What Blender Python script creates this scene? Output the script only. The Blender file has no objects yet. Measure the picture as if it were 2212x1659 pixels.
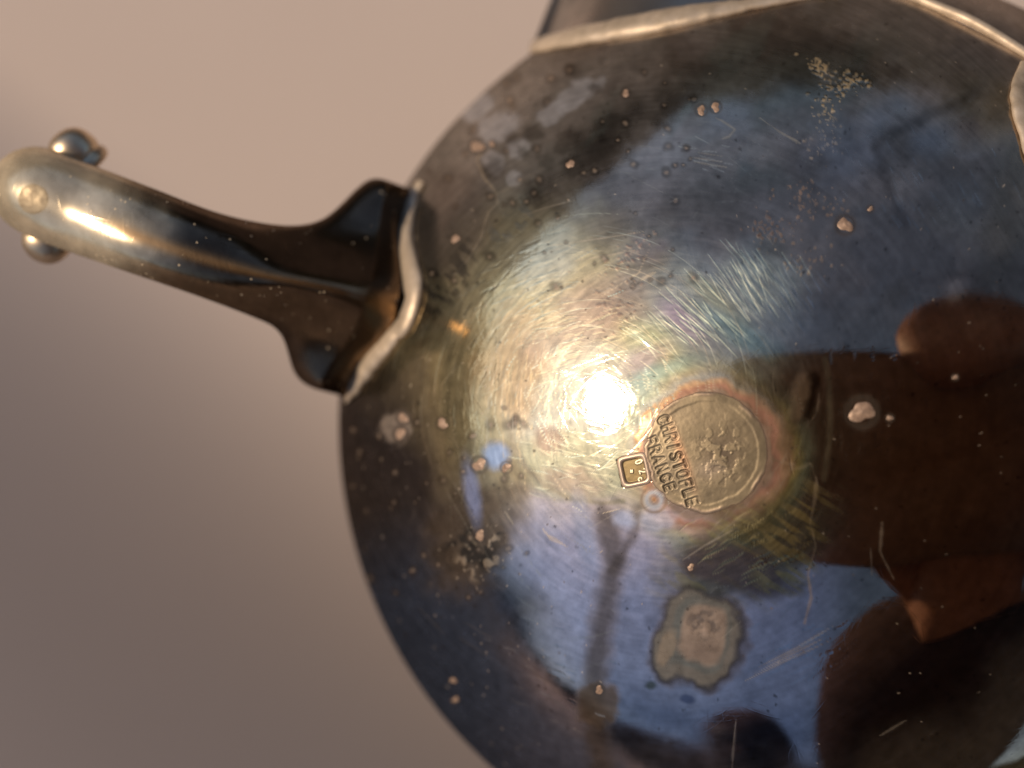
import bpy, bmesh, math, random
import numpy as np
from mathutils import Vector, Matrix

# ------------------------------------------------------------------ camera, light, exposure
sc = bpy.context.scene
COL = sc.collection
LENS = 39.06
SUN_DIR = Vector((-0.755, 0.070, 0.650)).normalized()      # towards the sun
SUN_STRENGTH, SUN_ANGLE, SKY_STRENGTH = 3.9, 0.9, 0.10
TABLE = 0.160                                              # camera height over the table (m)

cam_d = bpy.data.cameras.new('camera')
cam = bpy.data.objects.new('camera', cam_d); COL.objects.link(cam)
cam.location = (0, 0, TABLE)                               # looks straight down
cam_d.lens, cam_d.sensor_width = LENS, 36
cam_d.clip_start, cam_d.clip_end = 0.004, 100
cam_d.dof.use_dof = True
cam_d.dof.focus_distance = 0.0828
cam_d.dof.aperture_fstop = 13.5
sc.camera = cam

w = bpy.data.worlds.new('World'); sc.world = w; w.use_nodes = True
nt = w.node_tree
sky = nt.nodes.new('ShaderNodeTexSky'); sky.sky_type = 'NISHITA'; sky.sun_disc = False
sky.sun_elevation = math.asin(SUN_DIR.z)
sky.sun_rotation = math.atan2(SUN_DIR.x, SUN_DIR.y)
sky.air_density, sky.dust_density, sky.ozone_density = 0.9, 0.5, 0.8
bg = nt.nodes['Background']; bg.inputs['Strength'].default_value = SKY_STRENGTH
nt.links.new(sky.outputs[0], bg.inputs['Color'])

sun_d = bpy.data.lights.new('sun', 'SUN'); sun = bpy.data.objects.new('sun', sun_d); COL.objects.link(sun)
sun_d.energy, sun_d.angle, sun_d.color = SUN_STRENGTH, math.radians(SUN_ANGLE), (1.0, 0.80, 0.58)
sun.rotation_euler = SUN_DIR.to_track_quat('Z', 'Y').to_euler()
sun.location = (-2, 0.2, 2)

sc.view_settings.view_transform = 'Standard'; sc.view_settings.look = 'None'
sc.view_settings.exposure, sc.view_settings.gamma = 0.0, 1.0

# ------------------------------------------------------------------ maths helpers (millimetres, lens at the origin)
F = 2212 * LENS / 36; CX, CY = 1106.0, 829.5
def W(p):
    q = np.asarray(p, float) * 0.001
    q = q.copy(); q[..., 2] += TABLE
    return q
def ray(X, Y):
    X, Y = np.broadcast_arrays(np.asarray(X, float), np.asarray(Y, float))
    d = np.stack([(X - CX) / F, -(Y - CY) / F, -np.ones_like(X)], -1)
    return d / np.linalg.norm(d, axis=-1, keepdims=True)
def at(X, Y, depth):                                        # a point at the given depth below the lens
    X, Y, Z = np.broadcast_arrays(np.asarray(X, float), np.asarray(Y, float), np.asarray(depth, float))
    return np.stack([(X - CX) / F * Z, -(Y - CY) / F * Z, -Z], -1)
def proj(P):
    return CX + F * P[..., 0] / -P[..., 2], CY - F * P[..., 1] / -P[..., 2]
def smooth(a, b, x):
    t = np.clip((x - a) / (b - a), 0, 1); return t * t * (3 - 2 * t)
_rng = np.random.default_rng(7)
_LAT = _rng.random((8, 256, 256))
def vnoise(x, y, seed=0):
    L = _LAT[seed % 8]
    x = x + 37.7 * seed + 1000; y = y + 91.3 * seed + 1000
    xi = np.floor(x).astype(int); yi = np.floor(y).astype(int)
    fx = x - xi; fy = y - yi
    fx = fx * fx * (3 - 2 * fx); fy = fy * fy * (3 - 2 * fy)
    a = L[xi & 255, yi & 255]; b = L[(xi + 1) & 255, yi & 255]
    c = L[xi & 255, (yi + 1) & 255]; d = L[(xi + 1) & 255, (yi + 1) & 255]
    return (a * (1 - fx) + b * fx) * (1 - fy) + (c * (1 - fx) + d * fx) * fy
def fbm(x, y, s, seed=0, octv=4):
    r = 0; a = 0.5; t = 0
    for k in range(octv):
        r = r + a * vnoise(x / s, y / s, seed + k * 3); t += a; a *= 0.5; s *= 0.5
    return r / t

# the bowl: an oblate body of revolution
BODY_R, BODY_K = 45.0, 0.80
AX = np.array([-0.27, 0.0, 1.0]); AX /= np.linalg.norm(AX)
C0 = ray(1667.0, 917.0) * 116.35
_P = np.outer(AX, AX)
M = (np.eye(3) - _P) / BODY_R + _P / (BODY_R * BODY_K)
Mi = np.linalg.inv(M)
def dents(X, Y):                                            # hand-raised metal is never quite true
    X, Y = np.broadcast_arrays(np.asarray(X, float), np.asarray(Y, float))
    return (fbm(X, Y, 330, 5, 2) - 0.5) * 0.25
def hit(X, Y):
    d0 = ray(X, Y); d = d0 @ M.T; o = -M @ C0
    a = (d * d).sum(-1); b = (d * o).sum(-1); c = o @ o - 1
    disc = np.maximum(b * b - a * c, 0)
    t = (-b - np.sqrt(disc)) / a
    P = d0 * t[..., None]
    n = ((P - C0) @ M.T) @ M; n /= np.linalg.norm(n, axis=-1, keepdims=True)
    return P + n * dents(X, Y)[..., None], n

# ------------------------------------------------------------------ object helpers
def link(name, me, mats, parent=None, smooth_sh=True):
    o = bpy.data.objects.new(name, me); COL.objects.link(o)
    for m in (mats if isinstance(mats, (list, tuple)) else [mats]): me.materials.append(m)
    if smooth_sh and len(me.polygons): me.polygons.foreach_set('use_smooth', np.ones(len(me.polygons), bool))
    if parent is not None: o.parent = parent
    return o
def grid_faces(r, c, wrap=False):
    j = np.arange(c if wrap else c - 1); i = np.arange(r - 1)
    I, J = np.meshgrid(i, j, indexing='ij'); J2 = (J + 1) % c
    return np.stack([I * c + J, I * c + J2, (I + 1) * c + J2, (I + 1) * c + J], -1).reshape(-1, 4)
def mesh_np(name, V, Fq):
    me = bpy.data.meshes.new(name)
    V = np.ascontiguousarray(V, np.float32); Fq = np.ascontiguousarray(Fq, np.int32)
    me.vertices.add(len(V)); me.vertices.foreach_set('co', V.ravel())
    n = len(Fq)
    me.loops.add(n * 4); me.loops.foreach_set('vertex_index', Fq.ravel())
    me.polygons.add(n); me.polygons.foreach_set('loop_start', np.arange(0, n * 4, 4, dtype=np.int32))
    me.update(calc_edges=True); me.validate()
    return me
def attr_col(me, name, rgba):
    a = me.attributes.new(name, 'FLOAT_COLOR', 'POINT')
    a.data.foreach_set('color', np.ascontiguousarray(rgba, np.float32).ravel())
def spline(pts, n):
    pts = np.asarray(pts, float)
    p = np.vstack([2 * pts[0] - pts[1], pts, 2 * pts[-1] - pts[-2]])
    out = []
    for u in np.linspace(0, len(pts) - 1 - 1e-9, n):
        i = int(u); t = u - i
        a, b, c, d = p[i], p[i + 1], p[i + 2], p[i + 3]
        out.append(0.5 * (2 * b + (c - a) * t + (2 * a - 5 * b + 4 * c - d) * t * t + (3 * b - a - 3 * c + d) * t ** 3))
    return np.array(out)
def tube(path, rad, k=14, caps=True, flat=None):
    path = np.asarray(path, float); n = len(path)
    rad = np.broadcast_to(np.asarray(rad, float), (n,))
    T = np.gradient(path, axis=0); T /= np.linalg.norm(T, axis=1, keepdims=True)
    up = np.array([0.1, 0.2, 1.0]); rings = []
    for i in range(n):
        a = np.cross(T[i], up if flat is None else flat[i]); a /= np.linalg.norm(a); b = np.cross(a, T[i])
        ph = np.linspace(0, 2 * math.pi, k, endpoint=False)
        rings.append(path[i] + rad[i] * (np.cos(ph)[:, None] * a + np.sin(ph)[:, None] * b))
    V = np.concatenate(rings); Fq = grid_faces(n, k, True)
    return V, Fq
def nodes(name):
    m = bpy.data.materials.new(name); m.use_nodes = True
    n = m.node_tree; n.nodes.clear()
    out = n.nodes.new('ShaderNodeOutputMaterial')
    return m, n, out
def N(n, t, **kw):
    x = n.nodes.new(t)
    for k, v in kw.items():
        if k.startswith('i_'):
            key = k[2:]
            key = int(key) if key.isdigit() else key.replace('_', ' ')
            x.inputs[key].default_value = v
        else: setattr(x, k, v)
    return x
def math_n(n, op, a, b=None, c=None, clamp=False):
    x = n.nodes.new('ShaderNodeMath'); x.operation = op; x.use_clamp = clamp
    for k, v in enumerate((a, b, c)):
        if v is None: continue
        if isinstance(v, (int, float)): x.inputs[k].default_value = v
        else: n.links.new(v, x.inputs[k])
    return x.outputs[0]
def mixc(n, f, a, b, mode='MIX'):
    x = n.nodes.new('ShaderNodeMix'); x.data_type = 'RGBA'; x.blend_type = mode
    for s, v in ((x.inputs[0], f), (x.inputs[6], a), (x.inputs[7], b)):
        if isinstance(v, (int, float)): s.default_value = v
        elif isinstance(v, tuple): s.default_value = v if len(v) == 4 else (*v, 1)
        else: n.links.new(v, s)
    return x.outputs[2]

def scratch_height(n, co, scales, angles, thr, stretch=0.035):
    """thin hairlines running in many directions: zero crossings of stretched noise"""
    tot = None
    for k, (ang, s) in enumerate(zip(angles, scales)):
        mp = N(n, 'ShaderNodeMapping'); mp.vector_type = 'TEXTURE'
        mp.inputs['Location'].default_value = (0.013 * k, 0.021 * k, 0.017 * k)
        mp.inputs['Rotation'].default_value = (0, 0, ang)
        mp.inputs['Scale'].default_value = (1, 1 / stretch, 1 / stretch * 0.3)
        n.links.new(co, mp.inputs['Vector'])
        tx = N(n, 'ShaderNodeTexNoise'); tx.inputs['Scale'].default_value = s; tx.inputs['Detail'].default_value = 1.0
        n.links.new(mp.outputs[0], tx.inputs['Vector'])
        d = math_n(n, 'ABSOLUTE', math_n(n, 'SUBTRACT', tx.outputs[0], 0.5))
        l = math_n(n, 'SUBTRACT', 1.0, math_n(n, 'DIVIDE', d, thr), clamp=True)
        br = N(n, 'ShaderNodeTexNoise'); br.inputs['Scale'].default_value = 260 + 23 * k; br.inputs['Detail'].default_value = 1.0
        n.links.new(mp.outputs[0] if False else co, br.inputs['Vector'])
        off = N(n, 'ShaderNodeVectorMath'); off.operation = 'ADD'; off.inputs[1].default_value = (0.31 * k, 0.17 * k, 0); n.links.new(co, off.inputs[0]); n.links.new(off.outputs[0], br.inputs['Vector'])
        l = math_n(n, 'MULTIPLY', l, math_n(n, 'MULTIPLY_ADD', br.outputs[0], 5.0, -2.3, clamp=True))
        tot = l if tot is None else math_n(n, 'ADD', tot, l)
    return tot

# ------------------------------------------------------------------ materials
def mat_body():
    m, n, out = nodes('tarnished_silver')
    a = N(n, 'ShaderNodeAttribute', attribute_name='tarnish')
    b = N(n, 'ShaderNodeAttribute', attribute_name='surface')   # r roughness, g haze, b scratch strength
    sep = N(n, 'ShaderNodeSeparateColor'); n.links.new(b.outputs['Color'], sep.inputs[0])
    tc = N(n, 'ShaderNodeTexCoord')
    A = [0.2, 0.75, 1.3, 1.85, 2.4, 2.95]
    fine = scratch_height(n, tc.outputs['Object'], [900, 760, 840, 980, 800, 880], A, 0.020, 0.10)
    broad = scratch_height(n, tc.outputs['Object'], [430, 380, 410], [0.55, 1.6, 2.65], 0.009, 0.05)
    h = math_n(n, 'MULTIPLY', math_n(n, 'ADD', fine, broad), sep.outputs[2])
    gr = N(n, 'ShaderNodeTexNoise', i_Scale=2200.0, i_Detail=2.0); n.links.new(tc.outputs['Object'], gr.inputs['Vector'])
    h = math_n(n, 'ADD', h, math_n(n, 'MULTIPLY', gr.outputs[0], 0.16))
    bp = N(n, 'ShaderNodeBump', i_Strength=1.0, i_Distance=0.0000040); n.links.new(h, bp.inputs['Height'])
    ms = N(n, 'ShaderNodeTexNoise', i_Scale=900.0, i_Detail=3.0); n.links.new(tc.outputs['Object'], ms.inputs['Vector'])
    k = math_n(n, 'MULTIPLY_ADD', ms.outputs[0], 0.55, 0.72)
    colr = mixc(n, 1.0, a.outputs['Color'], k, 'MULTIPLY')
    g1 = N(n, 'ShaderNodeBsdfAnisotropic', distribution='BECKMANN'); n.links.new(colr, g1.inputs['Color'])
    n.links.new(sep.outputs[0], g1.inputs['Roughness']); n.links.new(bp.outputs[0], g1.inputs['Normal'])
    g2 = N(n, 'ShaderNodeBsdfAnisotropic', distribution='BECKMANN', i_Roughness=0.47); n.links.new(colr, g2.inputs['Color'])
    n.links.new(bp.outputs[0], g2.inputs['Normal'])
    mx = N(n, 'ShaderNodeMixShader'); n.links.new(sep.outputs[1], mx.inputs[0])
    n.links.new(g1.outputs[0], mx.inputs[1]); n.links.new(g2.outputs[0], mx.inputs[2])
    df = N(n, 'ShaderNodeBsdfDiffuse'); n.links.new(colr, df.inputs['Color']); n.links.new(bp.outputs[0], df.inputs['Normal'])
    mx2 = N(n, 'ShaderNodeMixShader'); n.links.new(a.outputs['Alpha'], mx2.inputs[0])
    n.links.new(mx.outputs[0], mx2.inputs[1]); n.links.new(df.outputs[0], mx2.inputs[2])
    n.links.new(mx2.outputs[0], out.inputs['Surface'])
    return m
def mat_metal(name, c1, c2, r1=0.2, r2=0.4, scale=350, bump=0.15, diffuse=0.0, speck=0.0, stretch=(1, 1, 1), dist=0.00005):
    m, n, out = nodes(name)
    tc = N(n, 'ShaderNodeTexCoord')
    mp = N(n, 'ShaderNodeMapping'); mp.inputs['Scale'].default_value = stretch; n.links.new(tc.outputs['Object'], mp.inputs[0])
    t = N(n, 'ShaderNodeTexNoise', i_Scale=float(scale), i_Detail=6.0, i_Roughness=0.62); n.links.new(mp.outputs[0], t.inputs['Vector'])
    f = math_n(n, 'MULTIPLY_ADD', t.outputs[0], 2.6, -0.8, clamp=True)
    if c1 is None:
        at_ = N(n, 'ShaderNodeAttribute', attribute_name='tarnish'); c = mixc(n, 1.0, at_.outputs['Color'], math_n(n, 'MULTIPLY_ADD', f, -0.45, 1.2), 'MULTIPLY')
    else: c = mixc(n, f, c1, c2)
    p = N(n, 'ShaderNodeBsdfPrincipled', i_Metallic=1.0)
    if diffuse: p.inputs['Metallic'].default_value = 1 - diffuse
    if speck:
        v = N(n, 'ShaderNodeTexVoronoi', i_Scale=2900.0); n.links.new(tc.outputs['Object'], v.inputs['Vector'])
        s1 = math_n(n, 'LESS_THAN', v.outputs['Distance'], 0.22)
        sp = N(n, 'ShaderNodeSeparateColor'); n.links.new(v.outputs['Color'], sp.inputs[0])
        s2 = math_n(n, 'MULTIPLY', s1, math_n(n, 'LESS_THAN', sp.outputs[0], speck))
        c = mixc(n, s2, c, (0.75, 0.58, 0.38))
        n.links.new(math_n(n, 'MULTIPLY', math_n(n, 'SUBTRACT', 1.0, s2), 1 - diffuse), p.inputs['Metallic'])
    n.links.new(c, p.inputs['Base Color'])
    n.links.new(math_n(n, 'MULTIPLY_ADD', f, r2 - r1, r1), p.inputs['Roughness'])
    bp = N(n, 'ShaderNodeBump', i_Strength=bump, i_Distance=dist); n.links.new(t.outputs[0], bp.inputs['Height'])
    if c1 is None:
        sh = scratch_height(n, tc.outputs['Object'], [900, 760, 840], [0.2, -0.35, 1.3], 0.02, 0.08)
        bp2 = N(n, 'ShaderNodeBump', i_Strength=1.0, i_Distance=0.000006); n.links.new(sh, bp2.inputs['Height']); n.links.new(bp.outputs[0], bp2.inputs['Normal']); bp = bp2
        g1 = N(n, 'ShaderNodeBsdfAnisotropic'); df = N(n, 'ShaderNodeBsdfDiffuse'); mx = N(n, 'ShaderNodeMixShader')
        for q in (g1, df): n.links.new(c, q.inputs['Color']); n.links.new(bp.outputs[0], q.inputs['Normal'])
        n.links.new(math_n(n, 'ADD', math_n(n, 'MULTIPLY_ADD', f, r2 - r1, r1), math_n(n, 'MULTIPLY', at_.outputs['Alpha'], 0.08)), g1.inputs['Roughness'])
        fac = math_n(n, 'MAXIMUM', at_.outputs['Alpha'], s2) if speck else at_.outputs['Alpha']
        n.links.new(fac, mx.inputs[0]); n.links.new(g1.outputs[0], mx.inputs[1]); n.links.new(df.outputs[0], mx.inputs[2])
        n.links.new(mx.outputs[0], out.inputs['Surface']); return m
    n.links.new(bp.outputs[0], p.inputs['Normal']); n.links.new(p.outputs[0], out.inputs['Surface'])
    return m
def mat_attr(name, rough=0.4, metal=0.7):
    m, n, out = nodes(name)
    a = N(n, 'ShaderNodeAttribute', attribute_name='tarnish')
    p = N(n, 'ShaderNodeBsdfPrincipled', i_Metallic=metal, i_Roughness=rough)
    tc = N(n, 'ShaderNodeTexCoord')
    t = N(n, 'ShaderNodeTexNoise', i_Scale=2500.0, i_Detail=3.0); n.links.new(tc.outputs['Object'], t.inputs['Vector'])
    n.links.new(mixc(n, 1.0, a.outputs['Color'], math_n(n, 'MULTIPLY_ADD', t.outputs[0], 0.4, 0.8), 'MULTIPLY'), p.inputs['Base Color'])
    bp = N(n, 'ShaderNodeBump', i_Strength=0.25, i_Distance=0.00003); n.links.new(t.outputs[0], bp.inputs['Height'])
    n.links.new(bp.outputs[0], p.inputs['Normal']); n.links.new(p.outputs[0], out.inputs['Surface'])
    return m
def mat_diff(name, c1, c2, scale=60, rough=0.8, bump=0.2):
    m, n, out = nodes(name)
    tc = N(n, 'ShaderNodeTexCoord')
    t = N(n, 'ShaderNodeTexNoise', i_Scale=float(scale), i_Detail=5.0); n.links.new(tc.outputs['Object'], t.inputs['Vector'])
    p = N(n, 'ShaderNodeBsdfPrincipled', i_Roughness=rough)
    p.inputs['Specular IOR Level'].default_value = 0.2
    n.links.new(mixc(n, t.outputs[0], c1, c2), p.inputs['Base Color'])
    bp = N(n, 'ShaderNodeBump', i_Strength=bump, i_Distance=0.0005); n.links.new(t.outputs[0], bp.inputs['Height'])
    n.links.new(bp.outputs[0], p.inputs['Normal']); n.links.new(p.outputs[0], out.inputs['Surface'])
    return m

M_BODY = mat_body()
M_HANDLE = mat_metal('handle_silver', None, None, 0.13, 0.30, 260, 0.25, 0.08, 0.06)
M_ROOT = mat_metal('root_silver', (0.24, 0.17, 0.11), (0.12, 0.085, 0.06), 0.2, 0.4, 260, 0.25)
M_SEAM = mat_metal('seam_silver', (0.62, 0.50, 0.375), (0.36, 0.285, 0.205), 0.42, 0.6, 500, 1.0, 0.55)
M_BEAD = mat_metal('bead_silver', (0.80, 0.62, 0.42), (0.46, 0.35, 0.24), 0.34, 0.46, 300, 0.1)
M_PLUG = mat_metal('plug_silver', (0.40, 0.32, 0.21), (0.24, 0.185, 0.12), 0.5, 0.7, 1300, 0.9, 0.4)
M_SPOUT = mat_metal('spout_silver', (0.50, 0.44, 0.38), (0.28, 0.25, 0.22), 0.25, 0.42, 200, 0.15)
M_STAMP = mat_attr('stamp_silver', 0.42, 0.55)
M_SPOT = mat_metal('spot_crust', (0.42, 0.285, 0.20), (0.17, 0.11, 0.075), 0.4, 0.55, 2600, 0.4, 0.8)
M_TABLE = mat_diff('dark_table', (0.13, 0.105, 0.09), (0.085, 0.07, 0.06), 14, 0.6, 0.1)
M_BLOCKER = mat_diff('blocker_green', (0.045, 0.052, 0.024), (0.020, 0.024, 0.012), 9, 0.8, 0.4)
M_PAPER = mat_diff('beige_paper', (0.505, 0.418, 0.366), (0.487, 0.402, 0.352), 40, 0.9, 0.05)

# ------------------------------------------------------------------ setting: a sheet of beige paper on a dark table, its corner curl added to shade it
def paper():
    nx, ny = 141, 121
    X, Y = np.meshgrid(np.linspace(-150, 150, nx), np.linspace(-115, 140, ny), indexing='ij')
    s = np.maximum(-X * 0.62 - Y * 0.79 - 8, 0)             # curl added to turn the lower left away from the sun
    Z = -160 + 80 * (np.sqrt(1 + (s / 47.0) ** 2) - 1)
    Z = np.minimum(Z, -160 + 80 * np.tanh((Z + 160) / 80))
    o = link('paper_sheet', mesh_np('paper_sheet', W(np.stack([X, Y, Z], -1).reshape(-1, 3)), grid_faces(nx, ny)[:, ::-1]), M_PAPER)
    md = o.modifiers.new('thickness', 'SOLIDIFY'); md.thickness = 0.0005; md.offset = -1
    o['label'] = 'plain matte beige paper sheet under the silver creamer, with a curl added to shade its lower left'; o['category'] = 'paper'
    g = np.linspace(-1500, 1500, 61); X, Y = np.meshgrid(g, g, indexing='ij')
    t = link('table_surface', mesh_np('table_surface', W(np.stack([X, Y, -161.5 + 0 * X], -1).reshape(-1, 3)), grid_faces(61, 61)[:, ::-1]), M_TABLE)
    t['kind'] = 'structure'
paper()
def horizon_blocker():                                                # added to hide the horizon, a dark uneven band in the silver
    na, nh = 360, 26
    A, q = np.meshgrid(np.linspace(0, 2 * math.pi, na, endpoint=False), np.linspace(0, 1, nh), indexing='ij')
    cx, cy = np.cos(A) * 300 + 2000, np.sin(A) * 300 + 2000
    el = 5 + 9 * np.clip(np.sin(A), 0, 1) ** 1.5 + 7 * np.clip(np.cos(A), 0, 1) + 3 * np.clip(-np.cos(A), 0, 1)
    el = el * (0.45 + 1.1 * fbm(cx, cy, 60, 2, 5)) + 5 * (fbm(cx, cy, 16, 5, 3) - 0.5)
    top = 3200 * np.tan(np.radians(np.maximum(el, 0.5))) - 160
    rad = 3200 + 500 * (fbm(cx * 1.3 + q * 60, cy * 1.3 + q * 90, 14, 4, 4) - 0.5) - 160 * np.sin(q * math.pi)
    Z = -900 + (top + 900) * q
    V = np.stack([rad * np.cos(A), rad * np.sin(A), Z], -1)
    V = np.concatenate([V, V[:, ::-1] * np.array([1.16, 1.16, 1.0])], 1)
    V = np.swapaxes(V, 0, 1)
    o = link('horizon_blocker', mesh_np('horizon_blocker', W(V.reshape(-1, 3)), grid_faces(2 * nh, na, True)), M_BLOCKER)
    o['kind'] = 'stuff'; o['label'] = 'dark green ring added to hide the horizon mirrored in the silver'; o['category'] = 'horizon_blocker'
horizon_blocker()

# ------------------------------------------------------------------ the creamer
creamer = bpy.data.objects.new('creamer', None); COL.objects.link(creamer)
creamer['label'] = 'tarnished round silver creamer with side handle and stamped base, upside down on beige paper'
creamer['category'] = 'creamer'
creamer.empty_display_size = 0.01

# tarnish map of the body, in the flat coordinates of the base (X to the right, Y down)
class Coat:
    def __init__(s, X, Y):
        s.X, s.Y = X, Y; n = len(X)
        s.col = np.zeros((n, 3)); s.crust = np.zeros(n); s.rough = np.full(n, 0.095); s.haze = np.full(n, 0.08); s.scr = np.full(n, 0.16)
        s.h = np.zeros(n)
        cx_, cy_ = ((X + 100) // 24).astype(int), ((Y + 100) // 24).astype(int)
        cid = cx_ * 100 + cy_; s.order = np.argsort(cid, kind='stable')
        s.start = np.searchsorted(cid[s.order], np.arange(100 * 110 + 1))
    def put(s, m, c=None, crust=None, rough=None, haze=None, scr=None, h=None, idx=None):
        k = slice(None) if idx is None else idx
        if c is not None: s.col[k] += (np.array(c) - s.col[k]) * m[:, None]
        if crust is not None: s.crust[k] += (crust - s.crust[k]) * m
        if rough is not None: s.rough[k] += (rough - s.rough[k]) * m
        if haze is not None: s.haze[k] += (haze - s.haze[k]) * m
        if scr is not None: s.scr[k] += (scr - s.scr[k]) * m
        if h is not None: s.h[k] += h * m
    def ell(s, cx, cy, rx, ry, ang=0, edge=0.25, warp=0.0, ws=40, seed=0, pw=2.0):
        a = math.radians(ang); dx = s.X - cx; dy = s.Y - cy
        u = (dx * math.cos(a) + dy * math.sin(a)) / rx; v = (-dx * math.sin(a) + dy * math.cos(a)) / ry
        d = (np.abs(u) ** pw + np.abs(v) ** pw) ** (1 / pw)
        if warp: d = d + warp * (fbm(s.X, s.Y, ws, seed, 3) - 0.5)
        return 1 - smooth(1 - edge, 1 + edge, d)
    def local(s, x0, y0, x1, y1):
        i0, i1 = max(0, int((x0 + 100) // 24)), min(108, int((x1 + 100) // 24)); j0, j1 = max(0, int((y0 + 100) // 24)), min(98, int((y1 + 100) // 24))
        if i1 < i0 or j1 < j0: return np.zeros(0, int)
        i = np.concatenate([s.order[s.start[k * 100 + j0]:s.start[k * 100 + j1 + 1]] for k in range(i0, i1 + 1)])
        return i[(s.X[i] > x0) & (s.X[i] < x1) & (s.Y[i] > y0) & (s.Y[i] < y1)]
    def dist_line(s, pts, idx):
        P = np.stack([s.X[idx], s.Y[idx]], -1); d = np.full(len(idx), 1e9); tt = np.zeros(len(idx)); L = len(pts) - 1
        for i in range(L):
            a = np.array(pts[i], float); b = np.array(pts[i + 1], float); ab = b - a
            t = np.clip(((P - a) @ ab) / (ab @ ab), 0, 1)
            q = np.linalg.norm(P - a - t[:, None] * ab, axis=1)
            k = q < d; d[k] = q[k]; tt[k] = (i + t[k]) / L
        return d, tt
    def dot(s, x, y, r, c, al=0.9, asp=1.0, a=0.0, crust=None, rough=None, haze=None, h=None, soft=0.4):
        i = s.local(x - r * 3 * asp - 2, y - r * 3 * asp - 2, x + r * 3 * asp + 2, y + r * 3 * asp + 2)
        if not len(i): return
        dx = s.X[i] - x; dy = s.Y[i] - y
        q = np.hypot((dx * math.cos(a) + dy * math.sin(a)) / asp, -dx * math.sin(a) + dy * math.cos(a)) + 0.5 * r * (vnoise(s.X[i] / (r + 1), s.Y[i] / (r + 1), 3) - 0.5)
        s.put(al * (1 - smooth(r * (1 - soft), r * (1 + soft), q)), c, crust, rough, haze, h=h, idx=i)
    def line(s, pts, wd, c, alpha=1.0, soft=0.5, taper=False, crust=None, rough=None, haze=None, h=None, warp=0, seed=0):
        p = np.array(pts, float); mg = wd * 2 + 6 + warp
        idx = s.local(p[:, 0].min() - mg, p[:, 1].min() - mg, p[:, 0].max() + mg, p[:, 1].max() + mg)
        if not len(idx): return
        d, t = s.dist_line(pts, idx)
        ww = wd * (np.sin(np.pi * np.clip(t, 0.02, 0.98)) ** 0.6 if taper else 1.0)
        if warp: d = d + warp * (fbm(s.X[idx], s.Y[idx], 26, seed, 3) - 0.5) * 2
        s.put(alpha * (1 - smooth(ww * (1 - soft), ww * (1 + soft) + 0.2, d)), c, crust, rough, haze, h=h, idx=idx)

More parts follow.
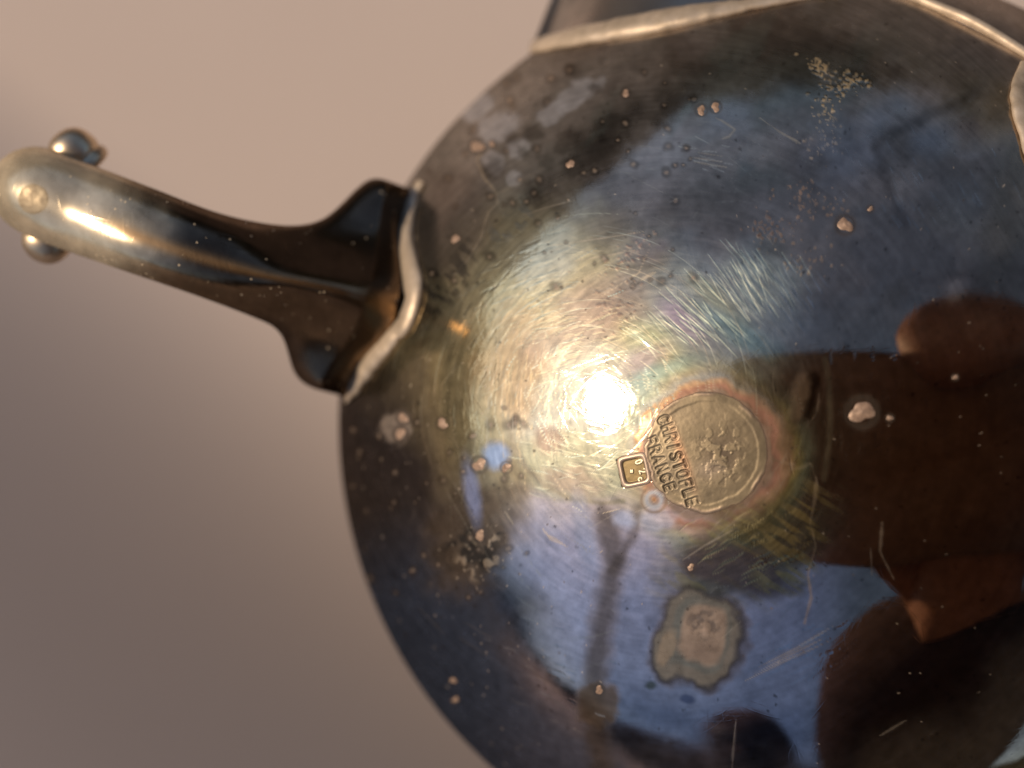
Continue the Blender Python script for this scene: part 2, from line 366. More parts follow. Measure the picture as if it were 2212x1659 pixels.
def paint(X, Y):
    c = Coat(X, Y); rn = random.Random(11)
    n1 = fbm(X, Y, 260, 1, 5); n2 = fbm(X, Y, 90, 2, 5); n3 = fbm(X + 0.6 * Y, Y * 0.5, 60, 4, 4); n4 = fbm(X, Y, 26, 5, 4)
    steel = np.array([0.310, 0.228, 0.165]); warm = np.array([0.205, 0.140, 0.095]); green = np.array([0.225, 0.205, 0.140]); blue = np.array([0.300, 0.248, 0.225])
    c.col[:] = steel
    c.put(smooth(0.42, 0.64, n1), warm); c.put(smooth(0.52, 0.70, n2) * 0.6, warm * 0.85)
    c.put(smooth(0.5, 0.66, fbm(X, Y, 180, 6, 4)) * 0.6, green)
    # polishing marks run round the base; fine mottling everywhere
    rr, aa = np.hypot(X - 1450, Y - 900), np.arctan2(Y - 900, X - 1450)
    c.pol = fbm(rr * 1.0, aa * 45, 6, 2, 3) - 0.5
    c.mot = (fbm(X, Y, 14, 6, 4) - 0.5) * 0.9 + (fbm(X, Y, 46, 1, 3) - 0.5) * 0.5
    # lower, smoother and bluer zone
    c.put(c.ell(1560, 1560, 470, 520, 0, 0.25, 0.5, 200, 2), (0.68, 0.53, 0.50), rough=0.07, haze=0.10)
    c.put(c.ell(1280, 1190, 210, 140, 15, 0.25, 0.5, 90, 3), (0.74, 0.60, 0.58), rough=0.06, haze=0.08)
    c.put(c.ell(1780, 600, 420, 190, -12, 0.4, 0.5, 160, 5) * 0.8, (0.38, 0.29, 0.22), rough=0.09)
    # left and upper flanks: rough brown film; left darkened to dim the mirrored paper
    c.put(c.ell(860, 1180, 230, 520, -14, 0.5, 0.5, 140, 1) * 0.9, (0.085, 0.072, 0.066), rough=0.24, haze=0.16)
    c.put(c.ell(1500, 160, 560, 130, -12, 0.5, 0.7, 120, 2) * 0.75, (0.155, 0.125, 0.095), rough=0.09, haze=0.14)
    c.put(smooth(0.56, 0.7, n3) * c.ell(1450, 230, 520, 160, -10, 0.4), (0.21, 0.21, 0.165))
    c.put(c.ell(1700, 180, 170, 50, -6, 0.5, 0.5, 60, 3) * 0.6, (0.22, 0.23, 0.185))
    gz = 1 - smooth(0.80, 0.93, np.hypot(X - 1688, (Y - 925)) / 970)
    c.put((1 - gz) * 0.9, rough=0.30, haze=0.22)
    fl = smooth(0.66, 0.86, np.hypot(X - 1688, (Y - 925)) / 970 + 0.12 * (fbm(X, Y, 90, 4, 3) - 0.5)); c.put(fl * 0.8, rough=0.24)
    lf = smooth(0.55, 0.85, np.hypot(X - 1688, (Y - 925)) / 970 + 0.25 * (fbm(X, Y, 160, 5, 4) - 0.5))
    c.put(lf * smooth(1050, 1330, Y + 0.25 * X - 220) * 0.9, (0.095, 0.125, 0.185))  # navy lower left: a sky reflection painted into the colour
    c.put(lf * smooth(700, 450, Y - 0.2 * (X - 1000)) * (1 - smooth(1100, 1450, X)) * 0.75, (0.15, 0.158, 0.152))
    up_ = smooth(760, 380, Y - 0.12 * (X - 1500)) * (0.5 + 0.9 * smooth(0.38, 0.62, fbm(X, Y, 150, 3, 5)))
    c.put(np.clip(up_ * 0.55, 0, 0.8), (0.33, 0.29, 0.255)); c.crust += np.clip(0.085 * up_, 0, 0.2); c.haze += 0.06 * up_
    c.crust += 0.05 * fl
    # right side: warm tint painted in to strengthen the mirrored hand and sleeve
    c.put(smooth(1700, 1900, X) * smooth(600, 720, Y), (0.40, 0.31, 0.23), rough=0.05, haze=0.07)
    # polished, golden zone round the sun highlight, its glow painted in
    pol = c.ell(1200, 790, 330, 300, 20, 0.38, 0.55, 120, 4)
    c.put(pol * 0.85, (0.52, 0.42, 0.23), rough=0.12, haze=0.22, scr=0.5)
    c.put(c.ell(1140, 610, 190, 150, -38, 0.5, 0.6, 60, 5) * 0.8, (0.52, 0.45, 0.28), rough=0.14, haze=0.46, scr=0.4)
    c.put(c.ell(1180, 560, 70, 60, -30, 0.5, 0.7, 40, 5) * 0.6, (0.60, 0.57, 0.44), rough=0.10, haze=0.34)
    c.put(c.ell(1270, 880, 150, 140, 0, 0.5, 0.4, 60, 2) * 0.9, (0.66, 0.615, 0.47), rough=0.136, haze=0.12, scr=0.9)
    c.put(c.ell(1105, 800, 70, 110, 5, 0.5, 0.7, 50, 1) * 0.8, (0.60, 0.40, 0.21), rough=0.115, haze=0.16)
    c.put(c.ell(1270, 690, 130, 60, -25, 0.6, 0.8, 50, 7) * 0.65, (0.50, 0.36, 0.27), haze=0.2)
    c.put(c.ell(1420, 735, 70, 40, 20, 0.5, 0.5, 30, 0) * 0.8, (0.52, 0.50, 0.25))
    c.put(c.ell(1390, 860, 40, 110, 0, 0.7, 0.4, 30, 0) * 0.7, (0.36, 0.45, 0.40))
    c.put(c.ell(1560, 670, 190, 110, 28, 0.6, 0.6, 70, 1) * 0.75, (0.34, 0.38, 0.36), rough=0.09, haze=0.2, scr=0.4)
    c.put(c.ell(1650, 600, 80, 65, 35, 0.6, 0.6, 40, 1) * 0.7, (0.50, 0.52, 0.42), rough=0.10, haze=0.3)
    c.put(c.ell(1475, 690, 60, 26, 42, 0.7, 0.5, 30, 2) * 0.7, (0.48, 0.36, 0.42)); c.put(c.ell(1600, 720, 100, 26, 30, 0.7, 0.5, 30, 4) * 0.7, (0.28, 0.40, 0.36)); c.put(c.ell(1540, 640, 70, 20, 38, 0.7, 0.5, 30, 5) * 0.6, (0.52, 0.50, 0.30))
    c.put(c.ell(1395, 775, 60, 22, -30, 0.7, 0.5, 30, 1) * 0.6, (0.55, 0.40, 0.36)); c.put(c.ell(1440, 800, 70, 18, -20, 0.7, 0.5, 30, 3) * 0.6, (0.36, 0.50, 0.40))
    c.put(c.ell(1240, 1010, 120, 75, 12, 0.2, 0.3, 60, 3) * 0.8, (0.52, 0.48, 0.30), haze=0.16)
    c.put(c.ell(1185, 950, 32, 30, 0, 0.4, 0.5, 20, 3) * 0.7, (0.46, 0.30, 0.22), crust=0.2)
    c.put(c.ell(1240, 1040, 60, 32, 10, 0.5, 0.9, 25, 3) * 0.6, (0.48, 0.34, 0.25), crust=0.25)
    arc = [(1095, 900), (1108, 960), (1135, 1010), (1180, 1052), (1235, 1078), (1300, 1087), (1345, 1082)]
    c.line(arc, 5, (0.45, 0.37, 0.24), 0.8, 0.8, warp=3)
    # rainbow rings round the stamp
    d = np.hypot((X - 1533) / 1.0, (Y - 984) / 1.0) + 17 * (fbm(X, Y, 40, 3, 4) - 0.5) * 2
    ang = np.arctan2(Y - 984, X - 1533)
    def ring(r0, wd, col, al, lobe=None, **k):
        mm = np.exp(-((d - r0) / wd) ** 2) * al
        if lobe is not None: mm = mm * (0.25 + 0.75 * np.clip(np.cos(ang - lobe), 0, 1) ** 0.8)
        c.put(np.clip(mm, 0, 1), col, **k)
    ring(205, 22, (0.28, 0.33, 0.22), 0.9, 0.9, haze=0.3)
    ring(185, 14, (0.50, 0.44, 0.16), 0.8, 0.8, haze=0.35)
    ring(168, 13, (0.56, 0.30, 0.13), 0.85, 0.9, haze=0.35)
    ring(164, 12, (0.42, 0.46, 0.40), 0.8, -1.9)
    ring(147, 15, (0.34, 0.18, 0.125), 0.97, None, crust=0.35, rough=0.25, haze=0.35)
    ring(158, 7, (0.60, 0.36, 0.17), 0.7, -2.6)
    c.put(1 - smooth(132, 140, d), (0.36, 0.25, 0.18), crust=0.3)
    # olive and brown brushed area below right of the stamp
    br = c.ell(1620, 1190, 190, 95, -24, 0.35, 0.5, 60, 2)
    stk = fbm((X + 0.62 * Y) * 0.15, (Y - 0.62 * X), 11, 3, 3)
    c.put(br * 0.85, (0.17, 0.16, 0.09), rough=0.16, haze=0.3)
    c.put(br * smooth(0.5, 0.66, stk) * 0.8, (0.30, 0.25, 0.12), haze=0.4)
    c.put(c.ell(1590, 1230, 130, 50, 18, 0.3, 0.6, 40, 4) * 0.8, (0.16, 0.10, 0.08), haze=0.22)
    c.put(c.ell(1720, 1170, 55, 130, 28, 0.5, 0.6, 40, 4) * smooth(0.45, 0.6, stk) * 0.9, (0.36, 0.28, 0.12), haze=0.4)
    for pts in ([(1700, 1015), (1730, 1010), (1752, 1000), (1764, 1035), (1760, 1080), (1750, 1130), (1762, 1180), (1745, 1240), (1752, 1290), (1738, 1345)],
                [(1665, 990), (1690, 1000), (1716, 1004)], [(1905, 1130), (1900, 1190), (1930, 1250)], [(1745, 920), (1765, 890), (1770, 850)]):
        c.line(pts, 2.0, (0.26, 0.19, 0.125), 0.5, 0.7, crust=0.3, warp=4, seed=2)
    # lathe ring and dark smear
    c.line([(1783, 775), (1791, 830), (1794, 900), (1791, 960), (1780, 1035)], 6, (0.40, 0.36, 0.22), 0.55, 0.9, haze=0.3)
    c.put(c.ell(1742, 870, 22, 68, 14, 0.35, 0.9, 30, 6) * 0.9, (0.07, 0.045, 0.03), rough=0.2)
    c.put(c.ell(1722, 865, 20, 60, 14, 0.5, 0.9, 20, 1) * 0.6, (0.30, 0.21, 0.13), crust=0.25)
    # brown dribble down the lower zone, forked at its top
    br1 = (0.105, 0.078, 0.058)
    c.line([(1306, 1120), (1318, 1160), (1326, 1215), (1318, 1270), (1302, 1340), (1290, 1420), (1284, 1500), (1288, 1580), (1300, 1668)], 25, br1, 0.78, 0.8, crust=0.16, rough=0.2, warp=9, seed=3)
    c.line([(1378, 1100), (1372, 1145), (1348, 1190), (1322, 1235)], 10, br1, 0.6, 0.9, crust=0.15, warp=6, seed=1)
    c.put(c.ell(1290, 1520, 46, 50, 0, 0.2, 0.6, 30, 1) * 0.9, (0.12, 0.085, 0.062), crust=0.3)
    # crusted stain with a pinkish middle
    for (cx, cy, rx, ry, col, cr, al, ed) in ((1508, 1384, 99, 105, (0.050, 0.043, 0.038), 0.12, 0.92, 0.13), (1507, 1382, 88, 94, (0.205, 0.178, 0.14), 0.45, 0.95, 0.09),
                                           (1514, 1374, 66, 78, (0.175, 0.175, 0.145), 0.35, 0.7, 0.10), (1521, 1370, 50, 64, (0.30, 0.22, 0.165), 0.6, 0.9, 0.16)):
        mk = c.ell(cx, cy, rx, ry, 14, ed, 0.42, 48, 3, 3.0)
        c.put(mk * al, col, crust=cr, rough=0.3, haze=0.2, h=0.008)
    mk = c.ell(1521, 1348, 34, 30, 0, 0.4, 0.6, 20, 3)
    c.h += mk * (n4 - 0.5) * 0.25; c.put(mk * smooth(0.5, 0.62, n4) * 0.5, (0.40, 0.29, 0.22), crust=0.6)
    c.put(mk * smooth(0.46, 0.36, n4) * 0.6, (0.14, 0.11, 0.09), crust=0.4)
    c.put(c.ell(1520, 1410, 48, 22, 4, 0.5, 0.6, 20, 1) * 0.5, (0.22, 0.16, 0.12), crust=0.5)
    c.put(c.ell(1442, 1395, 17, 42, 20, 0.3, 0.6, 20, 5) * 0.8, (0.30, 0.23, 0.16), crust=0.5)
    c.put(c.ell(1484, 1510, 16, 10, 10, 0.4, 0.5, 14, 5) * 0.8, (0.16, 0.15, 0.20)); c.put(c.ell(1407, 1480, 12, 9, 0, 0.5, 0.5, 10, 5) * 0.8, (0.12, 0.11, 0.06))
    # grey and lilac blotches of the upper left
    for (x, y, r, q) in ((1075, 275, 42, 30), (1120, 320, 26, 20), (1065, 350, 22, 26), (1110, 385, 20, 16), (1190, 245, 40, 22), (1240, 205, 60, 24), (1030, 230, 40, 24)):
        c.put(c.ell(x, y, r, q, -30, 0.25, 0.8, 22, x % 7) * 0.8, (0.42, 0.41, 0.42), rough=0.22, haze=0.4, crust=0.3)
    for (x, y, r) in ((1105, 300, 17), (1150, 285, 20), (1230, 295, 24), (1210, 320, 16), (1060, 365, 26), (1236, 150, 16), (1284, 192, 13), (1235, 360, 26), (1130, 330, 12), (1300, 300, 10), (1150, 420, 30), (1180, 350, 20)):
        c.put(c.ell(x, y, r, r * 0.9, 0, 0.5, 0.9, 14, x % 5) * 0.6, (0.085, 0.068, 0.055), rough=0.15, haze=0.15)
    # a film edge that peels near the handle, bare below it
    edge = [(1040, 330), (1030, 345), (1046, 385), (1070, 412), (1076, 440), (1056, 458), (1048, 480), (1040, 512), (1012, 560), (980, 596)]
    idx = c.local(890, 330, 1090, 640)
    if len(idx):
        dd, tt = c.dist_line(edge, idx); m = np.zeros(len(X))
        m[idx] = 1 - smooth(0.5, 3.4, dd + 1.5 * (n4[idx] - .5)); c.put(m * 0.8, (0.42, 0.34, 0.24), crust=0.35, h=0.02)
    c.put(c.ell(975, 480, 80, 120, 20, 0.4, 0.5, 60, 2) * 0.7, (0.20, 0.165, 0.14), rough=0.18, haze=0.32)
    c.put(c.ell(1110, 470, 70, 30, -50, 0.4, 0.6, 30, 2) * smooth(0.54, 0.60, fbm((X + Y) * .6, (Y - X) * 1.2, 22, 1, 2)) * 0.7, (0.33, 0.32, 0.27), h=0.015)
    c.put(c.ell(960, 610, 95, 40, -50, 0.5, 0.8, 30, 2) * smooth(0.50, 0.62, fbm((X + Y) * .4, (Y - X) * 1.4, 24, 4, 3)) * 0.8, (0.085, 0.075, 0.065))
    # dark scuffed brown island, left below the sun highlight
    c.put(c.ell(1020, 1130, 95, 135, 25, 0.5, 0.9, 50, 5) * 0.95, (0.115, 0.085, 0.060), rough=0.3, haze=0.3, crust=0.22)
    c.put(c.ell(1018, 1190, 70, 50, -30, 0.4, 0.9, 30, 3) * smooth(0.5, 0.6, fbm(X, Y, 34, 6, 3)), (0.05, 0.042, 0.035))
    c.put(c.ell(1040, 1200, 60, 42, -40, 0.4, 0.9, 30, 1) * smooth(0.52, 0.62, fbm(X, Y, 18, 2, 4)) * 0.7, (0.36, 0.28, 0.20), crust=0.45, h=0.02)
    c.put(c.ell(1346, 1120, 24, 18, 20, 0.5, 0.5, 20, 1) * 0.8, (0.60, 0.60, 0.66), rough=0.06); c.put(c.ell(1262, 1150, 22, 85, -10, 0.5, 0.4, 30, 1) * 0.6, (0.52, 0.50, 0.52), rough=0.06); c.put(c.ell(1420, 1120, 36, 26, 0, 0.4, 0.5, 20, 1) * 0.6, (0.55, 0.54, 0.60), rough=0.06)  # bright bluish bits of mirrored sky painted into the colour
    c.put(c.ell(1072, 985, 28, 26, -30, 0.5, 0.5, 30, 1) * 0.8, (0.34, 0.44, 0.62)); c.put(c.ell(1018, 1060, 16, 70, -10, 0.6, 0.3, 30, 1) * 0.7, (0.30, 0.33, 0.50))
    # pale crust islands by the left edge
    c.put(c.ell(855, 925, 32, 40, 25, 0.3, 0.8, 22, 2) * 0.8, (0.38, 0.31, 0.25), crust=0.4, h=0.02)
    # gritty corrosion
    for (cx, cy, rx, ry, ang, th, col) in ((1770, 150, 26, 18, 40, 0.5, (0.55, 0.40, 0.22)), (1790, 200, 30, 60, 10, 0.53, (0.52, 0.38, 0.22)), (1840, 182, 34, 22, -10, 0.53, (0.55, 0.40, 0.22)),
                                    (1785, 262, 26, 40, 0, 0.58, (0.55, 0.42, 0.25)), (1780, 310, 50, 26, 0, 0.62, (0.5, 0.38, 0.25)), (1330, 665, 55, 40, -15, 0.5, (0.40, 0.27, 0.20)),
                                    (1760, 440, 70, 34, 10, 0.53, (0.27, 0.18, 0.14)), (1660, 500, 50, 30, 10, 0.5, (0.15, 0.10, 0.095)), (1350, 560, 60, 22, -40, 0.55, (0.45, 0.30, 0.22)), (1730, 555, 60, 40, 10, .56, (0.25, 0.18, 0.14))):
        ca, sa = math.cos(math.radians(ang)), math.sin(math.radians(ang))
        for _ in range(int(70 if th < 0.56 else 40)):
            u, v = rn.gauss(0, rx * 0.55), rn.gauss(0, ry * 0.55); kk = rn.uniform(0.75, 1.15)
            c.dot(cx + u * ca - v * sa, cy + u * sa + v * ca, rn.choice((1.0, 1.3, 1.7, 2.3, 3.0)), [q * kk * 0.9 for q in col], rn.uniform(0.3, 0.85), rn.uniform(1, 1.8), rn.uniform(0, 3.14), crust=0.5, h=0.02)
    c.put(c.ell(1330, 640, 70, 50, 0, 0.6, 0.7, 30, 4) * 0.4, (0.36, 0.26, 0.20), crust=0.2)
    rc = random.Random(23)
    for _ in range(46):
        x, y, r = rc.uniform(1080, 2150), rc.uniform(90, 640), rc.uniform(18, 75)
        if math.hypot(x - 1200, y - 700) < 230: continue
        c.put(c.ell(x, y, r, r * rc.uniform(0.4, 0.9), rc.uniform(-50, 20), 0.8, 0.9, 26, rc.randrange(8)) * rc.uniform(0.2, 0.6), rc.choice(((0.36, 0.33, 0.31), (0.30, 0.31, 0.28), (0.13, 0.10, 0.085), (0.17, 0.15, 0.12), (0.34, 0.29, 0.28))), crust=rc.choice((0.06, 0.12, 0.2)), haze=0.2)
    # soft clouds on the right, two dark lines: reflections painted in
    for (x, y, r) in ((1890, 262, 34), (2010, 300, 44), (1940, 210, 36)):
        c.put(c.ell(x, y, r, r * 0.8, 0, 0.8, 0.6, 30, 1) * 0.5, (0.36, 0.35, 0.34), haze=0.4)
    c.line([(1893, 312), (1960, 272), (2040, 236), (2110, 196)], 12, (0.09, 0.08, 0.07), 0.55, 1.0, warp=5, seed=3)
    c.line([(1893, 318), (1905, 370), (1930, 430), (1952, 485)], 10, (0.10, 0.085, 0.075), 0.45, 1.0, warp=5, seed=1)
    c.put(c.ell(2180, 460, 50, 140, 10, 0.6, 0.6, 60, 1) * 0.6, (0.24, 0.19, 0.13), haze=0.3)
    c.put(c.ell(2160, 240, 40, 60, 10, 0.6, 0.6, 40, 1) * 0.5, (0.34, 0.25, 0.15), crust=0.2)
    # named scratches
    sc1 = [([(1115, 470), (1180, 448), (1250, 430)], 1.5), ([(1195, 530), (1300, 515), (1395, 500)], 1.3), ([(1230, 566), (1290, 556), (1385, 538)], 1.6), ([(1300, 640), (1380, 590), (1400, 545)], 1.2),
           ([(1590, 1545), (1585, 1610), (1580, 1660)], 2.6), ([(1900, 1590), (1960, 1555)], 3.2), ([(1383, 606), (1416, 588)], 3.4), ([(1560, 300), (1575, 296), (1588, 280), (1560, 262), (1545, 255)], 2),
           ([(1010, 1155), (1030, 1180)], 2), ([(1180, 1155), (1200, 1165), (1225, 1182)], 2.4), ([(1170, 1140), (1190, 1166), (1214, 1176)], 2), ([(1090, 1105), (1110, 1135)], 1.6),
           ([(1700, 295), (1730, 312)], 2.4), ([(1640, 255), (1690, 290), (1720, 305)], 1.6), ([(1500, 350), (1570, 362)], 1.6), ([(1490, 340), (1560, 350)], 1.6), ([(1505, 330), (1560, 338)], 1.4), ([(1880, 1180), (1883, 1240)], 1.5),
           ([(1475, 1210), (1520, 1180), (1600, 1135)], 2), ([(1640, 1440), (1720, 1400), (1800, 1352)], 3), ([(1610, 1470), (1700, 1425), (1790, 1385)], 2.6), ([(1630, 1455), (1710, 1412), (1780, 1378)], 2.6)]
    for p, wd in sc1: c.line(p, wd, (0.52, 0.42, 0.29), 0.5, 0.6, taper=True, crust=0.2, rough=0.25, haze=0.4, warp=1.2, seed=4)
    # bundles of parallel wear lines, painted bright as glints near the sun highlight
    for (cx, cy, sx, sy, ang, num, ln, col) in ((1625, 610, 75, 55, 55, 80, 95, (0.88, 0.88, 0.62)), (1500, 700, 80, 50, 42, 55, 90, (0.75, 0.80, 0.55)), (1710, 640, 60, 60, 58, 26, 50, (0.45, 0.47, 0.46)),
                                    (1150, 580, 90, 70, -25, 60, 70, (0.62, 0.58, 0.42)), (1530, 340, 45, 30, 14, 18, 40, (0.55, 0.50, 0.40)), (1100, 820, 50, 130, 92, 60, 60, (0.66, 0.50, 0.28)), (1230, 720, 120, 60, -20, 70, 60, (0.66, 0.58, 0.36)),
                                    (1270, 1000, 130, 60, 15, 60, 60, (0.66, 0.62, 0.42)), (1640, 1180, 110, 60, -27, 50, 60, (0.50, 0.42, 0.20)), (1730, 1400, 90, 60, -28, 22, 80, (0.50, 0.54, 0.56)), (1190, 860, 30, 120, 80, 50, 50, (0.66, 0.6, 0.4)),
                                    (1420, 900, 40, 110, 78, 40, 50, (0.52, 0.58, 0.46)), (1050, 690, 60, 90, 130, 40, 60, (0.55, 0.48, 0.32)), (1190, 1470, 90, 100, 18, 26, 40, (0.33, 0.33, 0.34)), (2000, 420, 160, 90, 60, 50, 40, (0.36, 0.35, 0.32)), (1850, 900, 120, 140, 86, 50, 40, (0.30, 0.25, 0.19))):
        for _ in range(num):
            x = rn.gauss(cx, sx * 0.6); y = rn.gauss(cy, sy * 0.6); a = math.radians(ang + rn.gauss(0, 5.5)); l = ln * rn.uniform(0.35, 1.0) / 2
            bend = rn.gauss(0, 2)
            c.line([(x - l * math.cos(a), y - l * math.sin(a)), (x + bend, y + bend), (x + l * math.cos(a), y + l * math.sin(a))], rn.uniform(0.7, 1.5), col, rn.uniform(0.3, 0.8), 0.6, taper=True, haze=0.24, rough=0.13, h=rn.choice((-0.012, 0.01)))
    for _ in range(230):  # short bright strokes: scratch glints painted round the sun highlight
        r = 62 + abs(rn.gauss(0, 85)); t = rn.uniform(0, 6.283); x = 1275 + r * math.cos(t); y = 872 + r * math.sin(t) * 0.95
        if x > 1395 and y > 860: continue
        a = t + math.pi / 2 + rn.gauss(0, 0.30); l = rn.uniform(8, 34); k = rn.gauss(0, 1.5)
        c.line([(x - l * math.cos(a), y - l * math.sin(a)), (x - k * math.sin(a), y + k * math.cos(a)), (x + l * math.cos(a), y + l * math.sin(a))], rn.uniform(0.5, 1.0), rn.choice(((0.95, 0.85, 0.55), (0.85, 0.80, 0.55), (0.90, 0.70, 0.42), (0.70, 0.80, 0.62))), rn.uniform(0.25, 0.8), 0.6, taper=True, haze=0.24, rough=0.17, h=rn.choice((-0.008, 0.006)))
    for _ in range(150):                                        # long bright arcs, more glints painted round the sun highlight
        r = rn.uniform(95, 400); t0 = rn.uniform(-3.6, -0.2); dt = rn.uniform(30, 150) / r; ox, oy = rn.gauss(0, 12), rn.gauss(0, 12)
        p = [(1275 + ox + r * math.cos(t0 + dt * q / 7), 872 + oy + r * math.sin(t0 + dt * q / 7)) for q in range(8)]
        c.line(p, rn.uniform(0.6, 1.0), rn.choice(((0.85, 0.76, 0.5), (0.75, 0.75, 0.55), (0.80, 0.62, 0.40))), rn.uniform(0.15, 0.5), 0.6, taper=True, haze=0.3, rough=0.17, h=rn.choice((-0.006, 0.004)))
    # dust and specks
    for _ in range(480):
        if rn.random() < 0.55: x, y = rn.gauss(1000, 170), rn.gauss(1120, 330)
        else: x, y = rn.uniform(760, 2200), rn.uniform(60, 1650)
        r = rn.choice((0.8, 0.9, 1.0, 1.1, 1.3, 1.6))
        if rn.random() < 0.75: c.dot(x, y, r, (0.50, 0.40, 0.30), rn.uniform(0.3, 0.85), rn.uniform(1, 2.4), rn.uniform(0, 3.14), crust=0.6, h=0.008)
        else: c.dot(x, y, r * 1.3, (0.06, 0.05, 0.05), 0.8, crust=0.3)
    for _ in range(520):                                        # pinholes and faint rings
        x, y = rn.uniform(760, 2200), rn.uniform(20, 1650)
        c.dot(x, y, rn.uniform(1.2, 3.5), (0.07, 0.055, 0.045), rn.uniform(0.25, 0.75), rn.uniform(1, 1.6), rn.uniform(0, 3.14), rough=0.2)
    for _ in range(110):
        x, y = (rn.uniform(900, 1500), rn.uniform(150, 620)) if rn.random() < 0.6 else (rn.uniform(760, 1150), rn.uniform(880, 1300))
        r = rn.uniform(3, 8)
        c.dot(x, y, r * 1.5, (0.085, 0.065, 0.05), 0.5, rn.uniform(1, 1.4), rn.uniform(0, 3.14)); c.dot(x, y, r * 0.6, (0.36, 0.27, 0.20), rn.uniform(0.3, 0.8), rn.uniform(1, 1.5), rn.uniform(0, 3.14), crust=0.4, h=0.006)
    for _ in range(420):                                        # hairlines, most of them running round the base
        x, y = rn.gauss(1420, 330), rn.gauss(820, 330)
        a = math.atan2(y - 900, x - 1400) + math.pi / 2 + rn.gauss(0, 0.35); l = rn.uniform(12, 70); k = rn.gauss(0, 3)
        c.line([(x - l * math.cos(a), y - l * math.sin(a)), (x + k, y + k), (x + l * math.cos(a), y + l * math.sin(a))], rn.uniform(0.5, 0.9), (0.50, 0.43, 0.32), rn.uniform(0.12, 0.42), 0.6, taper=True, haze=0.2, h=rn.choice((-0.006, 0.004)))
    # the body is hollowed a little where the marks are struck
    dsq = np.maximum(np.abs((X - 1370) * 0.978 - (Y - 1016) * 0.208), np.abs((X - 1370) * 0.208 + (Y - 1016) * 0.978))
    c.h -= 0.3 * np.maximum(1 - smooth(116, 124, np.hypot(X - 1526, Y - 977)), 1 - smooth(27, 32, dsq))
    c.col *= np.clip(1 + 0.28 * c.pol + 0.42 * c.mot, 0.4, 1.8)[:, None]; c.haze = np.clip(c.haze * (1 + 0.6 * c.pol), 0, 1); c.rough = np.clip(c.rough * (1 + 0.5 * c.mot), 0.03, 1)
    # halo rings of the spots
    for (x, y, r, al) in SPOTS:
        dd = np.hypot(X - x, Y - y)
        c.put(np.exp(-((dd - r * 1.25) / (r * 0.3)) ** 2) * 0.65, (0.10, 0.075, 0.06), crust=0.2)
    dd = np.hypot(X - 1412, Y - 1080)
    c.put(np.exp(-((dd - 27) / 3.5) ** 2) * 0.8, (0.30, 0.21, 0.14)); c.put(np.exp(-((dd - 16) / 5.5) ** 2) * 0.9, (0.40, 0.41, 0.42), crust=0.3); c.put(np.exp(-((dd - 8) / 3) ** 2) * 0.6, (0.22, 0.19, 0.17)); c.put(np.exp(-(dd / 5) ** 2) * 0.9, (0.30, 0.15, 0.07), crust=0.4)
    return c

SPOTS = [(1825, 487, 16, 1), (1862, 890, 25, 1), (1030, 316, 13, 1), (1035, 1004, 14, 0.8), (1093, 1010, 10, 1), (955, 915, 11, 0.8), (870, 903, 11, 1), (864, 937, 12, 1),
         (984, 516, 9, 0.8), (1515, 239, 10, 0.8), (1546, 232, 10, 0.6), (1036, 1157, 11, 1), (1352, 202, 8, 0.8), (1880, 452, 6, 1), (2063, 815, 6, 1), (1922, 903, 7, 1), (1492, 1226, 8, 0.7), (1295, 1490, 9, 0.7),
         (1232, 354, 9, 0.7), (1062, 310, 6, 0.8), (980, 1469, 7, 1), (984, 1511, 7, 1)]

def body():
    wv = M @ (-C0); wv /= np.linalg.norm(wv)
    e1 = np.cross(wv, [0, 1, 0]); e1 /= np.linalg.norm(e1); e2 = np.cross(e1, wv)
    NR, NS = 620, 1400
    th = np.concatenate([[0.0006], np.linspace(0.004, math.radians(97), NR), np.radians([101, 106, 113, 122, 134, 148, 164, 179.9])])
    ph = np.linspace(0, 2 * math.pi, NS, endpoint=False)
    T, Ph = np.meshgrid(th, ph, indexing='ij')
    Q = np.cos(T)[..., None] * wv + np.sin(T)[..., None] * (np.cos(Ph)[..., None] * e1 + np.sin(Ph)[..., None] * e2)
    Q = Q.reshape(-1, 3)
    P = C0 + Q @ Mi.T
    n = Q @ M; n /= np.linalg.norm(n, axis=1, keepdims=True)
    X, Y = proj(P)
    front = T.reshape(-1) < math.radians(97.5)
    vis = front & (X > 650) & (X < 2290) & (Y > -80) & (Y < 1740)
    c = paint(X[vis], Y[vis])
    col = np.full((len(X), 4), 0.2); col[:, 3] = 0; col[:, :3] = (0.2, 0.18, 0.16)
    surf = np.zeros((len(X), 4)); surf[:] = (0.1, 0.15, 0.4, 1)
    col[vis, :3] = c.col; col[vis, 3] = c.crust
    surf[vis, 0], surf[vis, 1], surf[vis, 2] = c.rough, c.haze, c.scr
    h = np.zeros(len(X)); h[vis] = c.h
    dn = dents(X, Y)
    P = P + n * (h + np.where(front, dn, 0))[:, None]
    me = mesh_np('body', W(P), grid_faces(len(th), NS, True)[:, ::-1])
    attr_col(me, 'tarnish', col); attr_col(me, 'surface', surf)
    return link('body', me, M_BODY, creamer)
body()

def on_body(X, Y, lift=0.0):
    P, n = hit(X, Y)
    return P + n * lift, n

